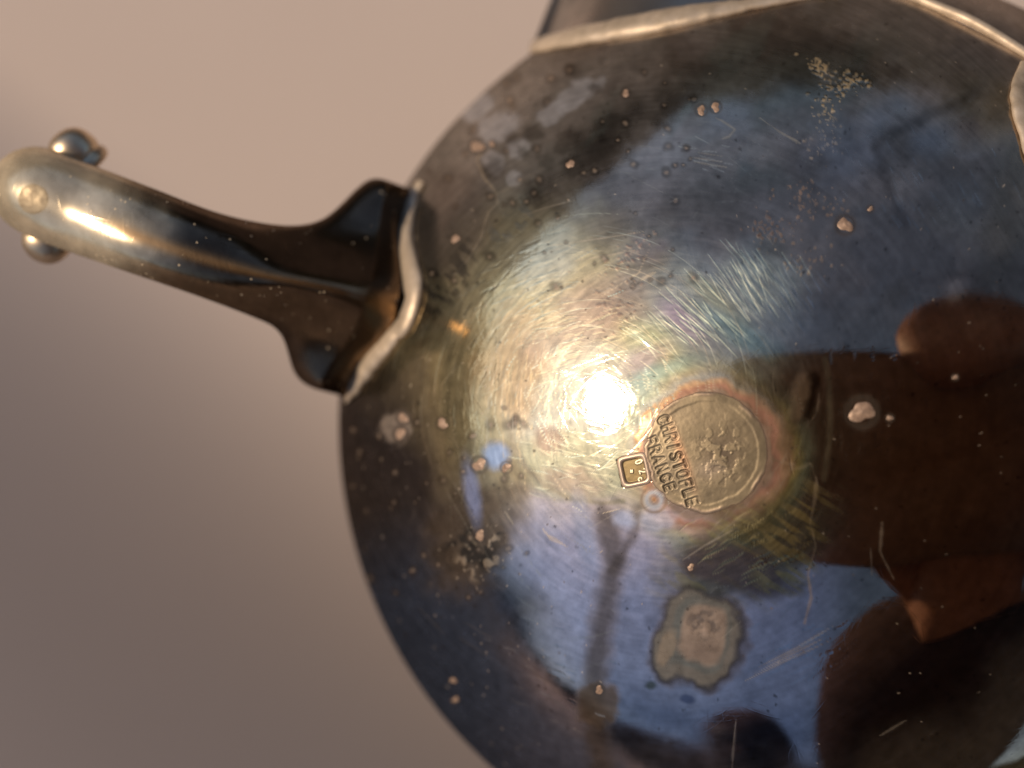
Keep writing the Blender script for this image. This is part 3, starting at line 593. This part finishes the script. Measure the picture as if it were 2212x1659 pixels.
# pale spots standing on the tarnish
def spot_mesh(x, y, r, seed):
    rr = random.Random(seed); K, R = 22, 6
    V = []; f1, f2, f3 = (rr.uniform(0, 6.28) for _ in range(3)); al = [1 + 0.20 * math.cos(2 * math.pi * k / K * 2 + f1) + 0.12 * math.cos(2 * math.pi * k / K * 3 + f2) + 0.07 * math.cos(2 * math.pi * k / K * 5 + f3) for k in range(K)]
    for i in range(R + 1):
        q = i / R
        for k in range(K):
            a = 2 * math.pi * k / K
            V.append((x + r * al[k] * q * math.cos(a), y + r * al[k] * q * math.sin(a)))
    V = np.array(V); P, n = hit(V[:, 0], V[:, 1])
    q = np.repeat(np.arange(R + 1) / R, K)
    hgt = 0.014 + 0.0035 * r * (1 - q ** 2.2) - 0.04 * (q > 0.99) + 0.0035 * r * np.exp(-(q / 0.25) ** 2) + 0.02 * (fbm(V[:, 0], V[:, 1], 7, seed, 2) - 0.5)
    return mesh_np('spot', W(P + n * hgt[:, None]), grid_faces(R + 1, K, True)[:, ::-1])
for i, (x, y, r, al) in enumerate(SPOTS):
    link('corrosion_spot', spot_mesh(x, y, r, i), M_SPOT, creamer)

# ---- maker's stamp: a shallow disc with two struck lines
GL = {'C': [[(.62, .82), (.45, .98), (.2, .95), (.04, .7), (.04, .3), (.2, .05), (.45, .02), (.62, .18)]], 'H': [[(.05, 0), (.05, 1)], [(.6, 0), (.6, 1)], [(.05, .5), (.6, .5)]],
      'R': [[(.05, 0), (.05, 1), (.42, 1), (.6, .86), (.6, .64), (.42, .5), (.05, .5)], [(.36, .5), (.64, 0)]], 'I': [[(.3, 0), (.3, 1)]],
      'S': [[(.58, .84), (.42, .99), (.18, .97), (.06, .8), (.14, .6), (.48, .42), (.6, .22), (.48, .03), (.2, .01), (.03, .16)]], 'T': [[(0, 1), (.66, 1)], [(.33, 0), (.33, 1)]],
      'O': [[(.33, 0), (.1, .12), (.01, .5), (.1, .88), (.33, 1), (.56, .88), (.65, .5), (.56, .12), (.33, 0)]], 'F': [[(.06, 0), (.06, 1), (.58, 1)], [(.06, .52), (.48, .52)]],
      'L': [[(.06, 1), (.06, 0), (.56, 0)]], 'E': [[(.58, 1), (.06, 1), (.06, 0), (.58, 0)], [(.06, .52), (.5, .52)]], 'A': [[(0, 0), (.33, 1), (.66, 0)], [(.13, .36), (.53, .36)]],
      'N': [[(.05, 0), (.05, 1), (.6, 0), (.6, 1)]], '0': [[(.3, 0), (.1, .15), (.05, .5), (.1, .85), (.3, 1), (.5, .85), (.55, .5), (.5, .15), (.3, 0)]],
      '2': [[(.05, .8), (.2, 1), (.45, .98), (.58, .78), (.5, .55), (.08, .05), (.6, .02)]], '=': [[(.1, .65), (.6, .65)], [(.1, .35), (.6, .35)]], 'c': [[(.5, .6), (.3, .68), (.1, .5), (.1, .2), (.3, .02), (.52, .1)]]}
def strokes(text, pts, size):
    """letters along a line of centre points; tops face the right of the travel direction turned by -90 degrees"""
    out = []
    path = spline(pts, 60); seg = np.linalg.norm(np.diff(path, axis=0), axis=1); L = np.concatenate([[0], np.cumsum(seg)])
    for k, ch in enumerate(text):
        s = L[-1] * k / max(1, len(text) - 1)
        p = np.array([np.interp(s, L, path[:, 0]), np.interp(s, L, path[:, 1])])
        q = np.array([np.interp(min(s + 2, L[-1]), L, path[:, 0]), np.interp(min(s + 2, L[-1]), L, path[:, 1])]) - np.array([np.interp(max(s - 2, 0), L, path[:, 0]), np.interp(max(s - 2, 0), L, path[:, 1])])
        q /= np.linalg.norm(q); up = np.array([q[1], -q[0]])
        for st in GL[ch]:
            out.append([p + q * (u - 0.33) * size * 0.88 + up * (v - 0.5) * size for (u, v) in st])
    return out
def stroke_dist(X, Y, sts):
    d = np.full(X.shape, 1e9)
    for st in sts:
        for i in range(len(st) - 1):
            a, b = np.array(st[i]), np.array(st[i + 1]); ab = b - a
            t = np.clip(((X - a[0]) * ab[0] + (Y - a[1]) * ab[1]) / (ab @ ab + 1e-9), 0, 1)
            d = np.minimum(d, np.hypot(X - a[0] - t * ab[0], Y - a[1] - t * ab[1]))
    return d
def stamp():
    NR, NS = 150, 560
    q, a = np.meshgrid(np.linspace(0.004, 1, NR), np.linspace(0, 2 * math.pi, NS, endpoint=False), indexing='ij')
    rag = 1 + 0.075 * (fbm(np.cos(a) * 40 + 90, np.sin(a) * 40 + 90, 9, 3, 5) - 0.5) * 2 * (0.45 + 0.55 * np.clip(np.cos(a - 2.3), 0, 1))
    rx, ry = 136 * rag, 134 * rag
    X = 1526 + rx * q * np.cos(a); Y = 977 + ry * q * np.sin(a)
    s1 = strokes('CHRISTOFLE', [(1434, 906), (1446, 930), (1459, 978), (1476, 1026), (1496, 1084)], 25)
    s2 = strokes('FRANCE', [(1408, 952), (1416, 970), (1427, 1002), (1447, 1052)], 23)
    d = stroke_dist(X, Y, s1 + s2)
    wear = 0.45 + 0.55 * smooth(0.35, 0.55, fbm(X, Y, 38, 6, 3)); gro = (1 - smooth(1.0, 3.8, d)) * wear
    lip = np.exp(-((d - 5.2) / 1.6) ** 2) * wear
    n4 = fbm(X, Y, 22, 2, 3); n5 = fbm(X, Y, 60, 4, 4)
    rimm = np.exp(-((q - 0.935) / 0.028) ** 2)
    rimm = rimm * smooth(0.38, 0.6, fbm(X, Y, 70, 6, 3)); n6 = fbm(X, Y, 34, 1, 4)
    h = 0.03 - 0.07 * gro + 0.012 * lip + 0.028 * rimm - 0.05 * smooth(0.85, 0.8, q) * 0.4 - 0.16 * smooth(0.965, 1.0, q)
    pit = np.exp(-(((X - 1560) / 46) ** 2 + ((Y - 985) / 58) ** 2)) * smooth(0.47, 0.6, fbm(X, Y, 16, 2, 4))
    h = h - 0.03 * pit + 0.03 * (n5 - 0.5) + 0.008 * (fbm(X, Y, 9, 5, 3) - 0.5)
    P, n = hit(X, Y)
    col = np.zeros(X.shape + (4,)); col[..., 3] = 1
    base = np.array([0.205, 0.160, 0.098]); col[..., :3] = base * (0.35 + 0.65 * n5[..., None] + 0.55 * n6[..., None])
    def put(m, c): col[..., :3] += (np.array(c) - col[..., :3]) * m[..., None]
    put(pit * 0.95, (0.085, 0.062, 0.042)); put(smooth(0.5, 0.7, fbm(X, Y, 48, 7, 4)) * 0.5, (0.13, 0.10, 0.065))
    put(np.exp(-(((X - 1530) / 30) ** 2 + ((Y - 1015) / 18) ** 2)) * 0.6, (0.28, 0.22, 0.165))
    put(np.exp(-((((X - 1474) * 0.94 - (Y - 985) * 0.33) / 9) ** 2 + (((X - 1474) * 0.33 + (Y - 985) * 0.94) / 62) ** 2)) * 0.8, (0.42, 0.22, 0.115))
    put(rimm * 0.7, (0.29, 0.21, 0.155)); put(smooth(0.94, 1.0, q) * 0.8, (0.25, 0.15, 0.115))
    put(gro * 0.7, (0.075, 0.055, 0.032)); put(lip * 0.3, (0.36, 0.28, 0.18))
    me = mesh_np('maker_stamp', W(P + n * h[..., None]).reshape(-1, 3), grid_faces(NR, NS, True)[:, ::-1])
    attr_col(me, 'tarnish', col.reshape(-1, 4))
    return link('maker_stamp', me, M_STAMP, creamer)
stamp()
def hallmark():
    n = 130
    u, v = np.meshgrid(np.linspace(-1, 1, n), np.linspace(-1, 1, n), indexing='ij')
    s, a = 36.0, math.radians(-12)
    X = 1370 + s * (u * math.cos(a) - v * math.sin(a)); Y = 1016 + s * (u * math.sin(a) + v * math.cos(a))
    m = (np.abs(u) ** 6 + (np.abs(v) * 0.94) ** 6) ** (1 / 6)
    well = 1 - smooth(0.60, 0.72, m)
    st = strokes('02', [(1380, 998), (1388, 1018)], 15) + strokes('=', [(1364, 1018), (1364, 1019)], 11) + strokes('c', [(1384, 1034), (1385, 1036)], 12)
    d = stroke_dist(X, Y, st)
    ch = 1 - smooth(1.1, 3.2, d)
    h = 0.07 - 0.13 * well + 0.075 * ch * well + 0.035 * np.exp(-((m - 0.78) / 0.06) ** 2) - 0.13 * smooth(0.86, 1.0, m) + 0.01 * fbm(X, Y, 12, 3, 2)
    P, nn = hit(X, Y)
    col = np.zeros(X.shape + (4,)); col[..., 3] = 1; col[..., :3] = (0.46, 0.34, 0.25)
    def put(k, c): col[..., :3] += (np.array(c) - col[..., :3]) * k[..., None]
    put(well, (0.17, 0.12, 0.05)); put(ch * well, (0.72, 0.62, 0.42)); put(np.exp(-((m - 0.78) / 0.08) ** 2) * 0.7, (0.62, 0.48, 0.36))
    me = mesh_np('hallmark', W(P + nn * h[..., None]).reshape(-1, 3), grid_faces(n, n)[:, ::-1] if True else None)
    attr_col(me, 'tarnish', col.reshape(-1, 4))
    return link('hallmark', me, M_STAMP, creamer)
hallmark()

# ---- handle: round at its curled end, a ridged double web where it meets the bowl
def handle():
    jd = lambda x, y: float(-hit(float(x), float(y))[0][2])
    # ridge, upper edge, lower edge (x, y), depth of ridge, depth of edges, roundness power, back width, back depth
    S = [((140, 440, .0), (184, 349), (108, 531), 89.6, 93.2, .50, 1.00, 3.6),
         ((300, 517), (332, 406), (268, 586), 88.1, 91.9, .52, 1.00, 3.6),
         ((450, 566), (474, 459), (420, 638), 88.6, 92.5, .66, 1.00, 3.6),
         ((573, 597), (600, 483), (548, 688), 89.6, 94.2, .95, 1.00, 4.0),
         ((665, 615), (690, 483), (607, 714), 90.8, 96.0, 1.25, 1.10, 5.0),
         ((745, 634), (772, 455), (662, 764), 92.0, 97.8, 1.7, 1.40, 5.5),
         ((805, 650), (838, 408), (704, 832), 93.4, 99.2, 2.1, 1.13, 4.5)]
    S = [((r[0], r[1]),) + tuple(q) for r, *q in S]
    row = []
    for (r, u, l, dr, de, p, bw, bd) in S: row.append([*r, *u, *l, dr, de, p, bw, bd])
    R = spline(row, 110); K = 41; rings = []; cols = []
    tv = np.linspace(-1, 1, K)
    for v in R:
        r, u, l = v[0:2], v[2:4], v[4:6]; dr, de, p, bw, bd = v[6:11]
        pts = []
        for t in tv:
            e = u if t < 0 else l; a = abs(t)
            xy = r + (e - r) * math.sin(a * math.pi / 2) ** (1.0) if p < 0.7 else r + (e - r) * a
            s1 = math.sqrt(max(0, 1 - math.sin(a * math.pi / 2) ** 2)) if p < 0.7 else 0
            rnd = math.cos(a * math.pi / 2); web = (1 - (math.sqrt(a * a + 0.03) - 0.1732) / (math.sqrt(1.03) - 0.1732)) ** p
            k = smooth(0.55, 1.1, np.array(p)); f = rnd * (1 - k) + web * k
            xr = r + (e - r) * (math.sin(a * math.pi / 2) * (1 - k) + a * k)
            pts.append(at(xr[0], xr[1], de + (dr - de) * f)); 
        for t in tv[::-1][1:-1]:
            e = u if t < 0 else l; a = abs(t)
            xr = r + (e - r) * math.sin(a * math.pi / 2) * bw
            pts.append(at(xr[0], xr[1], de + 0.4 * (bw - 1) * 10 + bd * math.cos(a * math.pi / 2)))
        rings.append(np.array(pts))
    # last ring: buried in the bowl along the soldered seam
    us = spline([(914, 397), (893, 432), (880, 478), (878, 530), (884, 588), (888, 640), (866, 690)], 21); ls = spline([(866, 690), (838, 742), (800, 782), (768, 830), (744, 880)], 21)
    sx = np.concatenate([us, ls[1:]]); P1, n1 = hit(sx[:, 0], sx[:, 1]); P1 = P1 - n1 * 0.5
    back = rings[-1][K:]; nb = len(back)
    tb = np.linspace(1, -1, len(P1))[1:-1]; up2 = np.clip(-tb, 0, 1)[:, None] ** 2.5; dn2 = np.clip(tb, 0, 1)[:, None] ** 2.5
    last = np.concatenate([P1, P1[::-1][1:-1] + np.array([0.0, 0, -3.0]) + up2 * np.array([-0.3, 1.5, 0]) + dn2 * np.array([-0.9, -0.2, 0])])
    prev = rings[-1]
    for q in (0.25, 0.5, 0.75, 1.0): rings.append(prev * (1 - q) + last * q + np.array([0, 0, -0.5 * math.sin(q * math.pi)]))
    # curled end: the tube turns away from the viewer
    base = rings[0]; cen = base.mean(0); T = rings[0].mean(0) - rings[3].mean(0); T /= np.linalg.norm(T)
    D = np.array([-0.05, 0.03, -1.0]); D /= np.linalg.norm(D); ax = np.cross(T, D); ax /= np.linalg.norm(ax)
    rot = lambda a: np.array(Matrix.Rotation(a, 3, Vector(ax)))
    br = 3.9; piv = cen + D * br
    end = []
    for k in range(1, 25):
        a = math.radians(90) * k / 24
        end.append((base - piv) @ rot(a).T + piv)
    tail = [end[-1] + D * q for q in (2, 4, 7, 11, 16)]
    rings = tail[::-1] + end[::-1] + rings
    kk = rings[0].shape[0]
    V = np.concatenate(rings)
    me = mesh_np('handle', W(V), grid_faces(len(rings), kk, True))
    X, Y = proj(V); tt = np.tile(np.concatenate([tv, tv[::-1][1:-1]]), len(rings)); isf = np.tile(np.arange(kk) < K, len(rings))
    dark = np.array([0.125, 0.088, 0.062]); gold = np.array([0.60, 0.495, 0.345]); ridge_glint = np.array([0.40, 0.235, 0.105])
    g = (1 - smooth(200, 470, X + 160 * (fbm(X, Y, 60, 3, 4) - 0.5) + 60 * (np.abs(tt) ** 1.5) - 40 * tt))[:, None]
    ccol = dark + (gold - dark) * g  # sunlit tip painted gold, dark reflections painted on the rest
    rd = (np.exp(-((tt + 0.02) / 0.09) ** 2) * isf * smooth(180, 300, X) * (1 - 0.5 * smooth(500, 800, X)) * 0.8)[:, None]; ccol += (ridge_glint - ccol) * rd  # highlight along the ridge painted as a golden-brown line
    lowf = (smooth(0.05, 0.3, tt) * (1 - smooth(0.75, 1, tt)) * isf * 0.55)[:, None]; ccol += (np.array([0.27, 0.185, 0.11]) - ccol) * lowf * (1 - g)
    ccol *= (0.62 + 0.45 * fbm(X, Y, 30, 5, 5) + 0.35 * fbm(X, Y, 8, 2, 3))[:, None]
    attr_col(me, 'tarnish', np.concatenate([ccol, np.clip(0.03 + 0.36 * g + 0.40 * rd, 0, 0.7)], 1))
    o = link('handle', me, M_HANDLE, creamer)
    ms = o.modifiers.new('soften', 'SMOOTH'); ms.factor = 0.5; ms.iterations = 26
    return o, piv, D, ax, T
hnd, piv, hD, hax, hT = handle()

def lathe(prof, c, axis, k=40):
    axis = np.array(axis, float); axis /= np.linalg.norm(axis)
    a = np.cross(axis, [0.3, 0.9, 0.2]); a /= np.linalg.norm(a); b = np.cross(axis, a)
    ph = np.linspace(0, 2 * math.pi, k, endpoint=False)
    rings = [np.array(c) + axis * z + r * (np.cos(ph)[:, None] * a + np.sin(ph)[:, None] * b) for (r, z) in prof]
    return np.concatenate(rings), grid_faces(len(prof), k, True)
def bead(cx, cy, d, r, axis):
    pr = [(0.01, 0.92), (0.40, 0.86), (0.72, 0.68), (0.93, 0.40), (1.03, 0.05), (1.05, -0.2), (1.01, -0.34), (1.03, -0.42), (1.12, -0.55), (1.14, -0.72), (1.04, -0.9), (0.7, -1.0), (0.01, -1.02)]
    pr = spline(pr, 50)
    V, Fq = lathe([(max(a, .01) * r, b * r) for a, b in pr], at(cx, cy, d), axis)
    return link('bead', mesh_np('bead', W(V), Fq), M_BEAD, hnd)
bead(158, 326, 96.5, 2.05, (-0.42, 0.62, 0.42))
bead(100, 522, 95.5, 1.95, (-0.28, -0.72, 0.50))
def plug():
    K, R = 48, 10
    V = []
    for i in range(R + 1):
        for k in range(K):
            a = 2 * math.pi * k / K; V.append((72 + 43 * i / R * math.cos(a), 430 + 43 * i / R * math.sin(a), i / R))
    V = np.array(V)
    dg = bpy.context.evaluated_depsgraph_get()
    out = []
    bm = bmesh.new(); bm.from_object(hnd, dg)
    from mathutils.bvhtree import BVHTree
    bvh = BVHTree.FromBMesh(bm)
    org = Vector((0, 0, TABLE))
    for x, y, q in V:
        d = ray(x, y); h = bvh.ray_cast(org, Vector(d))
        p = np.array(h[0]) if h[0] is not None else W(at(x, y, 92.0)); nrm = -d
        out.append(p + nrm * 0.001 * (0.012 - 0.10 * (q > 0.97) - 0.035 * math.exp(-((q - 0.86) / 0.07) ** 2)))
    bm.free()
    return link('plug', mesh_np('plug', np.array(out), grid_faces(R + 1, K, True)[:, ::-1]), M_PLUG, hnd)
plug()

# ---- soldered seams
def seam(pts, rad, name='solder_seam', n=70, lift=0.15, seed=0, parent=None):
    p = spline(pts, n); P, nn = on_body(p[:, 0], p[:, 1], lift)
    s = np.linspace(0, 1, n); r = 1.55 * np.interp(s, np.linspace(0, 1, len(rad)), rad) * (1 + 0.18 * (fbm(s * 60, s * 0 + 5, 7, seed, 2) - 0.5) * 2)
    V, Fq = tube(P, r, 16, flat=nn)
    Pr = np.repeat(P, 16, 0); nr = np.repeat(nn, 16, 0); dd = V - Pr; V = V - nr * (dd * nr).sum(1, keepdims=True) * 0.5
    V += 0.16 * (np.stack([fbm(V[:, 0] * 8, V[:, 1] * 8, 6, k, 2) for k in range(3)], -1) - 0.5)
    return link(name, mesh_np(name, W(V), Fq), M_SEAM, parent or creamer)
seam([(914, 396), (893, 432), (880, 478), (876, 530), (890, 588), (897, 640), (876, 704), (862, 714)], [0.5, 0.75, 0.95, 0.95, 0.8, 0.75, 0.7, 0.45], seed=1)
seam([(874, 700), (838, 742), (800, 782), (770, 828), (750, 868)], [0.5, 0.75, 0.9, 0.75, 0.1], seed=2)
seam([(1148, 104), (1220, 88), (1330, 68), (1450, 46), (1600, 18), (1740, -4), (1860, -12)], [0.6, 0.95, 1.05, 0.95, 0.6, 0.3, 0.1], seed=3, n=110)
seam([(2216, 140), (2200, 190), (2206, 250), (2226, 330), (2240, 400)], [0.3, 0.42, 0.45, 0.35, 0.2], seed=4)

# ---- spout and its lip along the top, second handle root at the right
def spout():
    lo = spline([(1150, 98), (1300, 66), (1450, 38), (1600, 8), (1760, -8), (1860, 12), (1980, 66), (2110, 130), (2260, 215)], 120)
    hi = spline([(1205, -40), (1330, -120), (1450, -160), (1620, -170), (1770, -110), (1880, -60), (1990, 0), (2110, 52), (2262, 146)], 120)
    P0, n0 = hit(lo[:, 0], lo[:, 1])
    d0 = -P0[:, 2]; R = 26; rings = []
    s = np.linspace(0, 1, 120)
    for i in range(R):
        q = i / (R - 1)
        x = lo[:, 0] + (hi[:, 0] - lo[:, 0]) * q; y = lo[:, 1] + (hi[:, 1] - lo[:, 1]) * q
        rings.append(at(x, y, d0 + 0.4 - 0.4 * q + 5 * q * q * (1 - 0.5 * s) + 1.4 * np.sin(q * math.pi)))
    V = np.concatenate(rings)
    o = link('spout', mesh_np('spout', W(V), grid_faces(R, 120)), M_SPOUT, creamer)
    md = o.modifiers.new('thickness', 'SOLIDIFY'); md.thickness = 0.0006; md.offset = -1 
    last = rings[-1][40:]
    V, Fq = tube(last, 0.42, 12)
    link('lip', mesh_np('lip', W(V), Fq), M_SEAM, o)
    return o
spout()
def handle_root():
    lo = spline([(2232, 140), (2214, 195), (2220, 260), (2238, 345), (2252, 400), (2270, 450)], 50)
    P0, n0 = hit(lo[:, 0], lo[:, 1]); rings = []
    cen = P0.mean(0) + np.array([9.0, 3, 6]); 
    for i in range(16):
        q = i / 15
        k = 1 - (1 - q) ** 2
        rings.append(P0 * (1 - k) + (cen + (P0 - P0.mean(0)) * 0.35) * k + n0 * 0.3)
    V = np.concatenate(rings)
    o = link('handle_root', mesh_np('handle_root', W(V), grid_faces(16, 50)), M_ROOT, creamer)
    md = o.modifiers.new('thickness', 'SOLIDIFY'); md.thickness = 0.001
handle_root()
def neck():
    base = C0 - AX * 20
    L = 45.0
    prof = [(40, 0), (37, -8), (34, -14), (33, -17), (35, -21), (38.5, -24.5), (39.2, -25.5), (38.6, -26), (34, -21)]
    V, Fq = lathe(spline(prof, 40), base + AX * 2, AX, 96)
    link('neck', mesh_np('neck', W(V), Fq), M_SPOUT, creamer)
neck()

# ------------------------------------------------------------------ the photographer bending over the bowl (seen as a reflection)
def skin_obj(name, verts, edges, mat, parent, sub=2, root=0):
    me = bpy.data.meshes.new(name)
    me.from_pydata([tuple(W(np.array(v[:3]))) for v in verts], edges, [])
    o = link(name, me, mat, parent, False)
    md = o.modifiers.new('skin', 'SKIN'); md.use_smooth_shade = True
    ms = o.modifiers.new('subsurf', 'SUBSURF'); ms.levels = sub; ms.render_levels = sub
    for i, v in enumerate(verts):
        r = v[3] * 0.001; s = me.skin_vertices[0].data[i]
        s.radius = (r, (v[4] if len(v) > 4 else v[3]) * 0.001); s.use_root = (i == root)
    return o
M_SKIN = mat_diff('skin', (0.27, 0.125, 0.062), (0.21, 0.095, 0.048), 90, 0.55, 0.1)
M_KNIT = mat_diff('dark_jumper', (0.050, 0.024, 0.016), (0.030, 0.015, 0.010), 160, 0.95, 0.6)
M_HAIR = mat_diff('dark_hair', (0.030, 0.020, 0.014), (0.018, 0.012, 0.009), 300, 0.6, 0.6)
M_PHONE = mat_diff('phone_case', (0.19, 0.105, 0.058), (0.13, 0.072, 0.040), 30, 0.35, 0.0)
M_EYE = mat_diff('eye', (0.20, 0.18, 0.16), (0.16, 0.15, 0.13), 20, 0.3, 0.0)

person = bpy.data.objects.new('person', None); COL.objects.link(person)
person.location = W(np.array([60.0, -640.0, -200.0])); person.empty_display_size = 0.02
person['label'] = 'person in dark red-brown jumper bending over the bowl, mirrored in its base'
person['category'] = 'person'
bpy.context.view_layer.update()
def adopt(o, p):
    o.parent = p; o.matrix_parent_inverse = p.matrix_world.inverted(); return o

def build_person():
    # one continuous body: pelvis root, spine, neck, head, both arms, right hand with five fingers
    v = [(40, -760, -330, 120, 95), (20, -740, -180, 120, 90), (-20, -700, -50, 130, 90), (-45, -640, 45, 70, 62), (-60, -625, 55, 48), (-72, -595, 85, 60, 62), (-85, -568, 130, 64, 74), (-92, -552, 168, 54, 60),
         (100, -620, 10, 52), (140, -480, 5, 44), (128, -330, 20, 38), (104, -200, 24, 32), (98, -120, 26, 26, 18), (84, -68, 26, 36, 22), (92, -30, 34, 24, 11),
         (-190, -650, 5, 52), (-260, -520, -60, 44), (-270, -390, -130, 36), (-235, -280, -150, 28), (-220, -240, -150, 24, 12)]
    e = [(0, 1), (1, 2), (2, 3), (3, 4), (4, 5), (5, 6), (6, 7), (2, 8), (8, 9), (9, 10), (10, 11), (11, 12), (12, 13), (13, 14), (2, 15), (15, 16), (16, 17), (17, 18), (18, 19)]
    def chain(root, pts):
        i0 = root
        for p in pts:
            v.append(p); e.append((i0, len(v) - 1)); i0 = len(v) - 1
    chain(14, [(112, 0, 38, 26), (120, 42, 28, 22), (96, 44, 14, 21), (66, 30, 4, 18), (40, 20, 0, 16)])          # index finger over the top edge
    chain(14, [(118, -8, 30, 9.5), (139, -2, 14, 9), (130, 2, -7, 8.5), (104, 4, -11, 8)])        # middle
    chain(14, [(118, -24, 30, 9), (139, -20, 14, 8.8), (130, -18, -7, 8.2), (102, -16, -11, 7.8)])  # ring
    chain(13, [(116, -48, 28, 8.5), (137, -40, 14, 8), (129, -38, -7, 7.6), (110, -36, -10, 7)])     # little
    chain(12, [(64, -82, 34, 10.5), (44, -62, 30, 9.5), (30, -44, 22, 8.5)])                          # thumb along the lower edge
    for k, dx in enumerate((-26, -9, 9, 26)):
        chain(19, [(-225 + dx, -205, -152, 9), (-226 + dx * 1.1, -172, -160 + abs(dx) * 0.1, 8), (-226 + dx * 1.1, -150 - abs(dx) * .3, -166, 7)])
    chain(18, [(-195, -235, -150, 10), (-178, -205, -156, 9)])
    adopt(skin_obj('body', v, e, M_SKIN, None, 2, 0), person)
    cl = [(40, -765, -335, 140, 115), (20, -742, -180, 142, 112), (-20, -702, -55, 150, 108), (-48, -645, 40, 74, 66), (-56, -622, 66, 60),
          (104, -622, 8, 92), (140, -480, 2, 100), (128, -330, 18, 96), (98, -205, 24, 86), (90, -140, 26, 74, 56), (84, -84, 28, 62, 40),
          (-194, -652, 3, 72), (-266, -520, -62, 62), (-276, -390, -132, 54), (-240, -290, -152, 42)]
    ce = [(0, 1), (1, 2), (2, 3), (3, 4), (2, 5), (5, 6), (6, 7), (7, 8), (8, 9), (9, 10), (2, 11), (11, 12), (12, 13), (13, 14)]
    adopt(skin_obj('jumper', cl, ce, M_KNIT, None, 2, 0), person)
    hr = [(-52, -640, 30, 120, 90), (-66, -610, 80, 88, 74), (-82, -570, 125, 84, 84), (-92, -552, 165, 66, 62), (-104, -540, 190, 34, 30)]
    adopt(skin_obj('hood', hr, [(0, 1), (1, 2), (2, 3), (3, 4)], M_KNIT, None, 2, 0), person)
    f = np.array([0.0, 0.80, -0.60])                                # the face looks down at the bowl
    hc = np.array([-85.0, -572, 125])
    def ball(name, c, r, mat, s=(1, 1, 1)):
        bm = bmesh.new(); bmesh.ops.create_uvsphere(bm, u_segments=16, v_segments=10, radius=r * 0.001)
        bmesh.ops.scale(bm, vec=s, verts=bm.verts); bmesh.ops.translate(bm, vec=Vector(W(c)), verts=bm.verts)
        me = bpy.data.meshes.new(name); bm.to_mesh(me); bm.free()
        adopt(link(name, me, mat), person)
    upv = np.array([0.0, 0.60, 0.80])
    for sx in (-32, 32): ball('eye', hc + f * 58 + np.array([sx, 0, 0]) + upv * 8, 12, M_EYE)
    ball('nose', hc + f * 66 - upv * 18, 14, M_SKIN, (0.9, 1.2, 1.4)); ball('mouth', hc + f * 58 - upv * 48, 20, mat_diff('lips', (0.30, 0.12, 0.10), (0.26, 0.10, 0.08), 60, 0.5, 0.1), (1.2, 0.5, 0.4))
    for sx in (-62, 62): ball('ear', hc + np.array([sx, 0, 0]) - upv * 6, 24, M_SKIN, (0.4, 0.8, 1.2))
build_person()
def phone():
    ph = bpy.data.objects.new('phone', None); COL.objects.link(ph); ph.location = W(np.array([52.0, -15.0, 6.5])); ph.empty_display_size = 0.01
    ph['label'] = 'brown phone held above the bowl, mirrored beside its stamped base'; ph['category'] = 'phone'
    bpy.context.view_layer.update()
    bm = bmesh.new(); bmesh.ops.create_cube(bm, size=1)
    bmesh.ops.scale(bm, vec=(0.160, 0.075, 0.0085), verts=bm.verts)
    ed = [e for e in bm.edges if abs((e.verts[0].co - e.verts[1].co).z) > 0.004]
    bmesh.ops.bevel(bm, geom=ed, offset=0.011, segments=8, affect='EDGES')
    bmesh.ops.bevel(bm, geom=[e for e in bm.edges if len(e.link_faces) == 2 and e.calc_face_angle() > 1.0], offset=0.0018, segments=3, affect='EDGES')
    bmesh.ops.translate(bm, vec=Vector(W(np.array([50.0, -15.5, 6.2]))), verts=bm.verts)
    me = bpy.data.meshes.new('case'); bm.to_mesh(me); bm.free(); adopt(link('case', me, M_PHONE), ph)
    V, Fq = lathe([(0.01, 0), (6, 0), (6.5, -.3), (6.5, -1.0)], np.array([0.0, -24.0, 1.6]), (0, 0, -1), 32)
    adopt(link('lens', mesh_np('lens', W(V), Fq), M_PHONE), ph)
phone()
